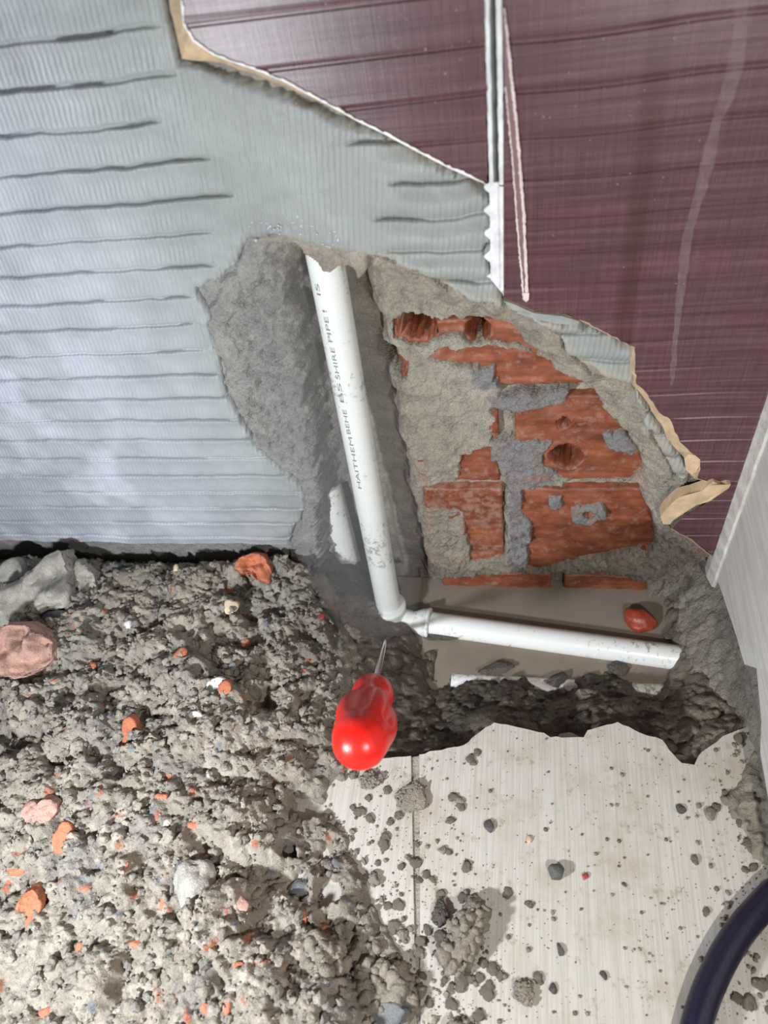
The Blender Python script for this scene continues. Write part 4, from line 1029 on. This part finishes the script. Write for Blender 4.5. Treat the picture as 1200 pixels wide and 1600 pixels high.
# countless small crumbs: the 150 largest singly, sand as stuff
TILE_A = fpoly([(560, 1200), (700, 1178), (780, 1135), (900, 1158), (965, 1135), (1060, 1200), (1130, 1160), (1200, 1130), (1210, 1600), (640, 1600), (600, 1420), (545, 1280)])
def rand_crumbs():
    src = None; got = 0; tries = 0; P, S, T = [], [], []
    lib = [raw_mesh('crumb', *LIB3[i], smooth_shade=True) for i in range(4)]
    for m_ in lib: m_.materials.append(M_clod)
    libd = [m_.copy() for m_ in lib]
    for m_ in libd: m_.materials[0] = M_browncrumb
    cand = []
    while len(cand) < 1500:
        u = rng.uniform(540, 1210); v = rng.uniform(1120, 1610)
        x, y = on_floor(u, v)
        if sdf(TILE_A, np.array([x]), np.array([y]))[0] < 0.001: continue
        du = max(0, u - (600 + (v - 1200) * 0.35)) ; dr = max(0, 1150 - u)
        pr_ = math.exp(-du / 75) + 0.7 * math.exp(-dr / 45) + 0.10 + 0.12 * math.exp(-max(0, v - 1150) / 60)
        if rng.random() > pr_: continue
        s = 0.0004 + 0.0030 * rng.random() ** 6.5
        if 850 < u < 1080 and s > 0.0016: s *= 0.5
        cand.append((s, x, y))
    cand.sort(reverse=True)
    for i, (s, x, y) in enumerate(cand[:90]):
        o = bpy.data.objects.new('crumb', (lib if i % 3 else libd)[i % 4]); COL.objects.link(o)
        o.location = (x, y, s * 0.3); o.rotation_euler = (0, 0, rng.uniform(0, 6.28)); o.scale = (s * rng.uniform(.8, 1.3), s * rng.uniform(.8, 1.3), s * 0.45)
        # which stretch of the tile it lies on
        xa, xb_ = on_floor(760, 1380)[0], on_floor(1020, 1380)[0]; ya, yb = on_floor(800, 1300)[1], on_floor(800, 1450)[1]
        rw = 'upper' if y > ya else ('middle' if y > yb else 'lower')
        cl = 'left' if x < xa else ('centre' if x < xb_ else 'right')
        tag(o, 'small brown mortar crumb on the %s %s of the white floor tile' % (rw, cl), 'crumb', 'mortar crumbs on the %s %s of the tile' % (rw, cl))
    P = np.array([(x, y, s * 0.25) for s, x, y in cand[90:]]); S = np.array([c[0] for c in cand[90:]])
    T = np.array([C(0.22, 0.19, 0.14) * rng.uniform(0.6, 1.3) for _ in range(len(P))]).reshape(-1, 3)
    V, Fc, Tn = scatter_mesh(LIB1, P, S, T)
    o = new_obj('sand', raw_mesh('sand', V, Fc, Tn), M_rubble); tag(o, 'fine brown grit sprinkled over the white floor tile', 'grit', kind='stuff')
rand_crumbs()
# shadowy joint fragments on the trench rim
for i, (u, v, wp, hp, lab) in enumerate([(890, 1153, 40, 18, 'grey screed bit jutting under the middle notch of the tile edge'), (1068, 1190, 44, 20, 'rounded screed bit under the right notch of the tile edge')]):
    p = on_floor(u, v, -0.008); o = chunk('screed_piece', (p[0], p[1] + 0.001, -0.0125), (wp * .00045, hp * .0006, 0.006), 900 + i, M_stone, facets=1, rot=(0, 0, 0)); tag(o, lab, 'mortar piece')

# ==================================================================== TRENCH CONTENTS
def lathe(name, prof, seg, mat, parent, M, lobes=None):
    """prof: list of (s, r) along +Z, M places it; lobes(s, theta)->radius factor"""
    bm = bmesh.new(); rings = []
    for s, r in prof:
        rings.append([bm.verts.new(M @ Vector((r * (lobes(s, 2 * math.pi * j / seg) if lobes else 1) * math.cos(2 * math.pi * j / seg),
                                               r * (lobes(s, 2 * math.pi * j / seg) if lobes else 1) * math.sin(2 * math.pi * j / seg), s))) for j in range(seg)])
    for a, b in zip(rings[:-1], rings[1:]):
        for j in range(seg): bm.faces.new((a[j], a[(j + 1) % seg], b[(j + 1) % seg], b[j]))
    bm.faces.new(rings[0][::-1]); bm.faces.new(rings[-1])
    bmesh.ops.recalc_face_normals(bm, faces=bm.faces[:])
    return bm_obj(name, bm, mat, parent)
def axis_matrix(p0, p1):
    dv = (p1 - p0).normalized(); q_ = Vector((0, 0, 1)).rotation_difference(dv)
    return Matrix.Translation(p0) @ q_.to_matrix().to_4x4()
RP = 0.0117
# vertical riser: top buried in the wall, foot in the tee
dt_ = ray(512, 425); yt = YW + 0.0145; t_ = yt / dt_[1]; P_top = Vector((dt_[0] * t_, yt, H + dt_[2] * t_))
db = ray(609, 955); zbt = -0.050; t_ = (zbt - H) / db[2]; P_bot = Vector((db[0] * t_, db[1] * t_, zbt))
axis = (P_top - P_bot).normalized()
root = bpy.data.objects.new('water_pipe', None); COL.objects.link(root); root.location = P_bot
tag(root, 'white plastic water pipe leaning down the wall, turning at a tee into a low branch', 'pipe')
def child(o):
    o.parent = root; o.matrix_parent_inverse = Matrix.Translation(-P_bot); return o
def tube_prof(L_, r, n=30): return [(L_ * i / n, r) for i in range(n + 1)]
topx = P_top + axis * 0.05
Lr = (topx - P_bot).length
riser = child(lathe('riser', tube_prof(Lr, RP), 48, M_pvc, None, axis_matrix(P_bot, topx)))
# printed lettering wrapped on the riser
def pipe_text(body, size, s0, theta, parent_, spacing=1.0):
    cu = bpy.data.curves.new('print', 'FONT'); cu.body = body; cu.size = size; cu.space_character = spacing
    to = bpy.data.objects.new('print_tmp', cu); COL.objects.link(to)
    dg = bpy.context.evaluated_depsgraph_get(); me = bpy.data.meshes.new_from_object(to.evaluated_get(dg))
    bpy.data.objects.remove(to)
    Mx = axis_matrix(P_bot, topx); Mi = Mx.inverted()
    # angle 0 faces the camera
    tc = Mi @ Vector((0, 0, H)); th0 = math.atan2(tc.y, tc.x)
    for vv in me.vertices:
        x, y = vv.co.x, vv.co.y
        th = th0 + theta - y / (RP)          # letter tops towards the left
        r_ = RP + 0.00012
        vv.co = Mx @ Vector((r_ * math.cos(th), r_ * math.sin(th), s0 + x))
    o = new_obj('print', me, M_ink); return child(o)
sgn = None
def s_at(v):                                # distance up the riser seen at picture row v
    lo, hi = 0.0, Lr
    for _ in range(40):
        m_ = (lo + hi) / 2; P_ = P_bot + axis * m_
        q_ = np.array(P_) - np.array([0, 0, H]); c = q_[0] * np.array([_X, _Y, _Z])[0] + q_[1] * np.array([_X, _Y, _Z])[1] + q_[2] * np.array([_X, _Y, _Z])[2]
        vv = CY + F * c[1] / c[2]
        if vv > v: lo = m_
        else: hi = m_
    return (lo + hi) / 2
Mx = axis_matrix(P_bot, topx); tc = Mx.inverted() @ Vector((0, 0, H)); th0 = math.atan2(tc.y, tc.x)
test = Mx @ Vector((RP * math.cos(th0 + 0.8), RP * math.sin(th0 + 0.8), 0.1)); base_ = P_bot + axis * 0.1
side = (test - base_).dot(Vector((_X[0], _Y[0], _Z[0])))       # >0: positive angle is to the right in view
SG = -1 if side > 0 else 1
def pipe_text2(body, v_bot, v_top, theta_deg, hmm):
    cu = bpy.data.curves.new('print', 'FONT'); cu.body = body; cu.size = 1.0
    to = bpy.data.objects.new('print_tmp', cu); COL.objects.link(to)
    dg = bpy.context.evaluated_depsgraph_get(); me = bpy.data.meshes.new_from_object(to.evaluated_get(dg)); bpy.data.objects.remove(to)
    co = np.array([v_.co[:] for v_ in me.vertices]); x0, x1 = co[:, 0].min(), co[:, 0].max()
    s0, s1 = s_at(v_bot), s_at(v_top)
    for v_, c in zip(me.vertices, co):
        th = th0 + SG * (math.radians(theta_deg) + c[1] * hmm / RP)
        v_.co = Mx @ Vector(((RP + 0.00015) * math.cos(th), (RP + 0.00015) * math.sin(th), s0 + (c[0] - x0) / (x1 - x0) * (s1 - s0)))
    o = new_obj('print', me, M_ink); return child(o)
pipe_text2('HAITHEM', 748, 668, 22, 0.0044)
pipe_text2('BEHE', 663, 625, 24, 0.0044)
pipe_text2('BS', 614, 584, 26, 0.0044)
pipe_text2('SHIRE', 578, 528, 24, 0.0044)
pipe_text2('PIPE', 520, 480, 26, 0.0044)
pipe_text2('!', 474, 470, 26, 0.0044)
pipe_text2('IS', 448, 430, 36, 0.0044)
# tee fitting
tee_ax = axis_matrix(P_bot, P_bot + axis)
prof = [(-0.0165, 0.001), (-0.0160, 0.007), (-0.0145, 0.0105), (-0.011, 0.0128), (-0.006, 0.0143), (0.0, 0.0150), (0.005, 0.0152), (0.0065, 0.0163), (0.0095, 0.0165), (0.0108, 0.0158), (0.0110, 0.0118)]
tee = child(lathe('tee_fitting', prof, 48, M_pvc, None, tee_ax))
# branch
zc = WZ + 0.004
b0 = Vector((*on_floor(672, 974, zc), zc)); b1 = Vector((*on_floor(1104, 1034, zc - 0.002), zc - 0.002))
bd = (b1 - b0).normalized()
prof = [(-0.020, 0.0085), (-0.014, 0.0088), (-0.010, 0.0105), (-0.004, 0.0132), (0.001, 0.0140), (0.0015, 0.0150), (0.0035, 0.0150), (0.0042, 0.0140), (0.0044, 0.0116)]
col_ = child(lathe('branch_socket', prof, 40, M_pvc, None, axis_matrix(b0 - bd * 0.004, b1)))
neck0 = P_bot - axis * 0.004
child(lathe('branch_neck', tube_prof((b0 - bd * 0.012 - neck0).length, 0.0088, 6), 32, M_pvc, None, axis_matrix(neck0, b0 - bd * 0.012)))
branch = child(lathe('branch_pipe', [(0, 0.0115)] + tube_prof((b1 - b0).length, 0.0112) [1:] + [((b1 - b0).length + 0.0004, 0.0090), ((b1 - b0).length - 0.01, 0.0090), ((b1 - b0).length - 0.0101, 0.001)], 40, M_pvc, None, axis_matrix(b0, b1)))
# second upright pipe, part buried in mortar
ysec = YW + 0.034
dd_ = ray(541, 860); t_ = ysec / dd_[1]; xs_ = dd_[0] * t_
p0 = Vector((xs_, ysec - 0.006, -0.10)); p1 = Vector((xs_, ysec + 0.004, on_wall(520, 768, 0.034)[1] + 0.02))
o = lathe('drain_pipe', tube_prof((p1 - p0).length, 0.0125), 40, M_pvcd, None, axis_matrix(p0, p1))
tag(o, 'second white pipe half buried in mortar behind the leaning pipe', 'pipe')
# third pipe lying in the mud in front of the branch
q0 = Vector((*on_floor(705, 1064, WZ + 0.001), WZ - 0.0075)); q1 = Vector((*on_floor(1098, 1084, WZ + 0.001), WZ - 0.0085))
o = lathe('buried_pipe', tube_prof((q1 - q0).length, 0.0112), 40, M_pvcd, None, axis_matrix(q0, q1))
tag(o, 'white pipe lying half sunk in mud along the front of the puddle', 'pipe')

# water
def make_water():
    m, nt, N, L, p = mat_new('murky water')
    v = mapping(nt); n = tex(nt, 'ShaderNodeTexNoise', 18, 4, v)
    c = ramp(nt, n.outputs[0], [(0.3, (0.235, 0.195, 0.155)), (0.7, (0.30, 0.255, 0.205))])
    L.new(c.outputs[0], p.inputs['Base Color']); p.inputs['Roughness'].default_value = 0.06; p.inputs['IOR'].default_value = 1.33
    p.inputs['Alpha'].default_value = 0.84
    n2 = tex(nt, 'ShaderNodeTexNoise', 60, 2, v); bump(nt, p, n2.outputs[0], 0.0002, 0.3)
    return m
bm = bmesh.new()
xs = np.linspace(-0.150, X0 + 0.004, 40); ys = np.linspace(0.25, YW + 0.03, 26); g = [[bm.verts.new((x, y, WZ)) for x in xs] for y in ys]
for i in range(len(ys) - 1):
    for j in range(len(xs) - 1): bm.faces.new((g[i][j], g[i][j + 1], g[i + 1][j + 1], g[i + 1][j]))
wtr = bm_obj('muddy_water', bm, make_water()); tag(wtr, 'murky brown puddle standing in the trench around the branch pipe', 'water', kind='stuff')

def trench_chunk(u, v, z, wp, hp, mat, name, lab, cat, seed, fac=2, zr=0.7, fine=0.2, sub=4):
    x, y = on_floor(u, v, z); dep = (H - z) / -ray(u, v)[2] * F
    o = chunk(name, (x, y, z), (wp / F * dep, hp / F * dep * 1.2, min(wp, hp) / F * dep * zr), seed, mat, sub=sub, facets=fac, rot=(0, 0, 0.2), fine=fine); tag(o, lab, cat); return o
trench_chunk(1001, 966, WZ + 0.004, 48, 40, M_brickwet, 'brick_fragment', 'wet glossy red brick chunk in the puddle behind the branch pipe', 'brick piece', 701, 3, 0.9, 0.04)
trench_chunk(966, 1045, WZ + 0.002, 36, 26, M_darkclod, 'mud_clod', 'shiny dark mud clod in the puddle in front of the branch pipe', 'clod', 702)
trench_chunk(622, 984, WZ + 0.008, 20, 10, M_brickwet, 'brick_fragment', 'small wet red brick bit right under the tee fitting', 'brick piece', 703, fine=0.02, sub=3)
trench_chunk(775, 1044, WZ + 0.004, 60, 16, M_darkclod, 'mud_clod', 'dark mud bit lying over the left end of the half sunk pipe', 'clod', 704)
trench_chunk(870, 1062, WZ + 0.006, 44, 20, M_mudc if False else M_darkclod, 'mud_clod', 'dark mud bit against the middle of the half sunk pipe', 'clod', 705)
trench_chunk(635, 1036, WZ + 0.008, 28, 26, M_clod, 'mud_clod', 'small clod in the dark pit right of the screwdriver shank', 'clod', 706)
trench_chunk(915, 1095, -0.045, 60, 34, M_clod, 'mud_clod', 'crumbly clod on the shaded trench bank below the puddle', 'clod', 707)
trench_chunk(700, 990, WZ + 0.003, 80, 20, M_darkclod, 'mud_clod', 'mud clod under the near end of the branch pipe', 'clod', 708)
trench_chunk(1070, 985, WZ + 0.006, 70, 34, M_darkclod, 'mud_clod', 'wet dark clod behind the far end of the branch pipe', 'clod', 709)

# ==================================================================== SCREWDRIVER
hE = at_depth(559, 1172, 0.405); hF = at_depth(584, 1078, 0.53); tip = at_depth(604, 990, 0.705)
hax = (hF - hE); Lh = hax.length
sroot = bpy.data.objects.new('screwdriver', None); COL.objects.link(sroot); sroot.location = tip
tag(sroot, 'red handled screwdriver stuck upright in the pit in front of the pipe tee', 'screwdriver')
def schild(o, label=None):
    o.parent = sroot; o.matrix_parent_inverse = Matrix.Translation(-tip)
    return tag(o, label)
k_ = Lh / 0.14
prof = []
for i in range(9):
    a = i / 8 * math.pi / 2; prof.append((0.0165 - 0.0165 * math.cos(a), max(0.0004, 0.0160 * math.sin(a))))
prof += [(0.022, 0.0168), (0.028, 0.0178), (0.036, 0.0190), (0.046, 0.0200), (0.056, 0.0200), (0.066, 0.0194), (0.076, 0.0182), (0.084, 0.0165), (0.090, 0.0142), (0.096, 0.0132), (0.102, 0.0130), (0.108, 0.0136),
         (0.114, 0.0146), (0.122, 0.0148), (0.130, 0.0144), (0.136, 0.0130), (0.140, 0.0100), (0.1415, 0.0060), (0.142, 0.003)]
prof = [(s * k_, r) for s, r in prof]
def lobes(s, th):
    s = s / k_
    a = smooth(np.array((s - 0.022) / 0.012)) * smooth(np.array((0.096 - s) / 0.014))
    return float(1 - 0.17 * a * (0.5 - 0.5 * math.cos(5 * th)) ** 1.6)
hp = []
for (s0, r0), (s1, r1) in zip(prof[:-1], prof[1:]):
    for j in range(3): hp.append((s0 + (s1 - s0) * j / 3, r0 + (r1 - r0) * j / 3))
hp.append(prof[-1])
schild(lathe('handle', hp, 80, M_red, None, axis_matrix(hE, hF) @ Matrix.Rotation(0.5, 4, 'Z'), lobes), 'glossy red fluted handle with round end')
sh0 = hF - hax.normalized() * 0.004
Ls = (tip - sh0).length
schild(lathe('shank', [(0, 0.0024), (Ls * 0.9, 0.0024), (Ls * 0.96, 0.0030), (Ls, 0.0012)], 20, M_steel, None, axis_matrix(sh0, tip)), 'thin steel shank')

# ==================================================================== CABLE
cu = bpy.data.curves.new('cable_path', 'CURVE'); cu.dimensions = '3D'; cu.bevel_depth = 0.0086; cu.bevel_resolution = 8; cu.use_fill_caps = True; cu.resolution_u = 16
pts = [(1330, 1285), (1250, 1352), (1195, 1410), (1150, 1464), (1118, 1520), (1096, 1575), (1080, 1640), (1070, 1740)]
sp = cu.splines.new('BEZIER'); sp.bezier_points.add(len(pts) - 1)
for b, (u, v) in zip(sp.bezier_points, pts):
    x, y = on_floor(u, v, 0.0086); x = min(x, X0 + 0.02)
    b.co = (x, y, 0.0088); b.handle_left_type = b.handle_right_type = 'AUTO'
to = bpy.data.objects.new('tmp', cu); COL.objects.link(to)
dg = bpy.context.evaluated_depsgraph_get(); me = bpy.data.meshes.new_from_object(to.evaluated_get(dg)); bpy.data.objects.remove(to)
for p_ in me.polygons: p_.use_smooth = True
me.materials.clear()
o = new_obj('cable', me, M_hose); tag(o, 'thick dark blue rubber cable curving over the lower right floor', 'cable')

# ==================================================================== WATER DROPLETS
def droplets():
    P, S = [], []
    def add(u, v, s, wd):
        x, z = on_wall(u, v, wd); P.append((x, YW + wd, z)); S.append(s)
    for i in range(26): add(rng.normal(440, 28), rng.normal(358, 12), rng.uniform(.0004, .0009), -0.002)
    for i in range(12): add(rng.normal(522, 10), rng.normal(376, 8), rng.uniform(.0004, .0008), -0.002)
    for i in range(90):
        u = rng.uniform(340, 750); v = rng.uniform(0, 260)
        if v < (u - 283) * 0.55 - 25: add(u, v, rng.uniform(.00018, .0004), TF)
    for i in range(25): add(rng.uniform(830, 1100), rng.uniform(10, 480), rng.uniform(.00018, .0003), TF)
    V, Fc, Tn = scatter_mesh([ICO[2]], np.array(P), np.array(S), np.ones((len(P), 3)))
    o = new_obj('water_droplets', raw_mesh('water_droplets', V, Fc), M_gloss); tag(o, 'fine water droplets splashed over the tiles and grey wall', 'droplets', kind='stuff')
droplets()

# ==================================================================== FINE SPRAY drifting by the pipe
def mist():
    m = bpy.data.materials.new('fine spray'); m.use_nodes = True; nt = m.node_tree; nt.nodes.remove(nt.nodes['Principled BSDF'])
    vs = nt.nodes.new('ShaderNodeVolumeScatter'); vs.inputs['Density'].default_value = 3.4; vs.inputs['Color'].default_value = (0.93, 0.95, 1, 1); vs.inputs['Anisotropy'].default_value = 0.2
    nt.links.new(vs.outputs[0], nt.nodes['Material Output'].inputs['Volume'])
    V, Fc = ICO[4]
    a = at_depth(455, 420, 0.44); b = at_depth(590, 960, 0.66); c = (a + b) / 2; ax = (b - a); L_ = ax.length / 2 + 0.05
    V2 = V * np.array([0.055, 0.045, L_])
    o = new_obj('water_spray', raw_mesh('water_spray', V2, Fc), m); o.location = c; o.rotation_euler = ax.to_track_quat('Z', 'Y').to_euler()
    tag(o, 'faint mist of fine spray hanging left of the leaning pipe', 'mist', kind='stuff')
mist()

# ==================================================================== unseen part of the room
rb = plane_box('wall_left', (-1.32, -0.9, -0.16), (-1.30, 0.42, 1.1), M_cement); tag(rb, kind='structure')
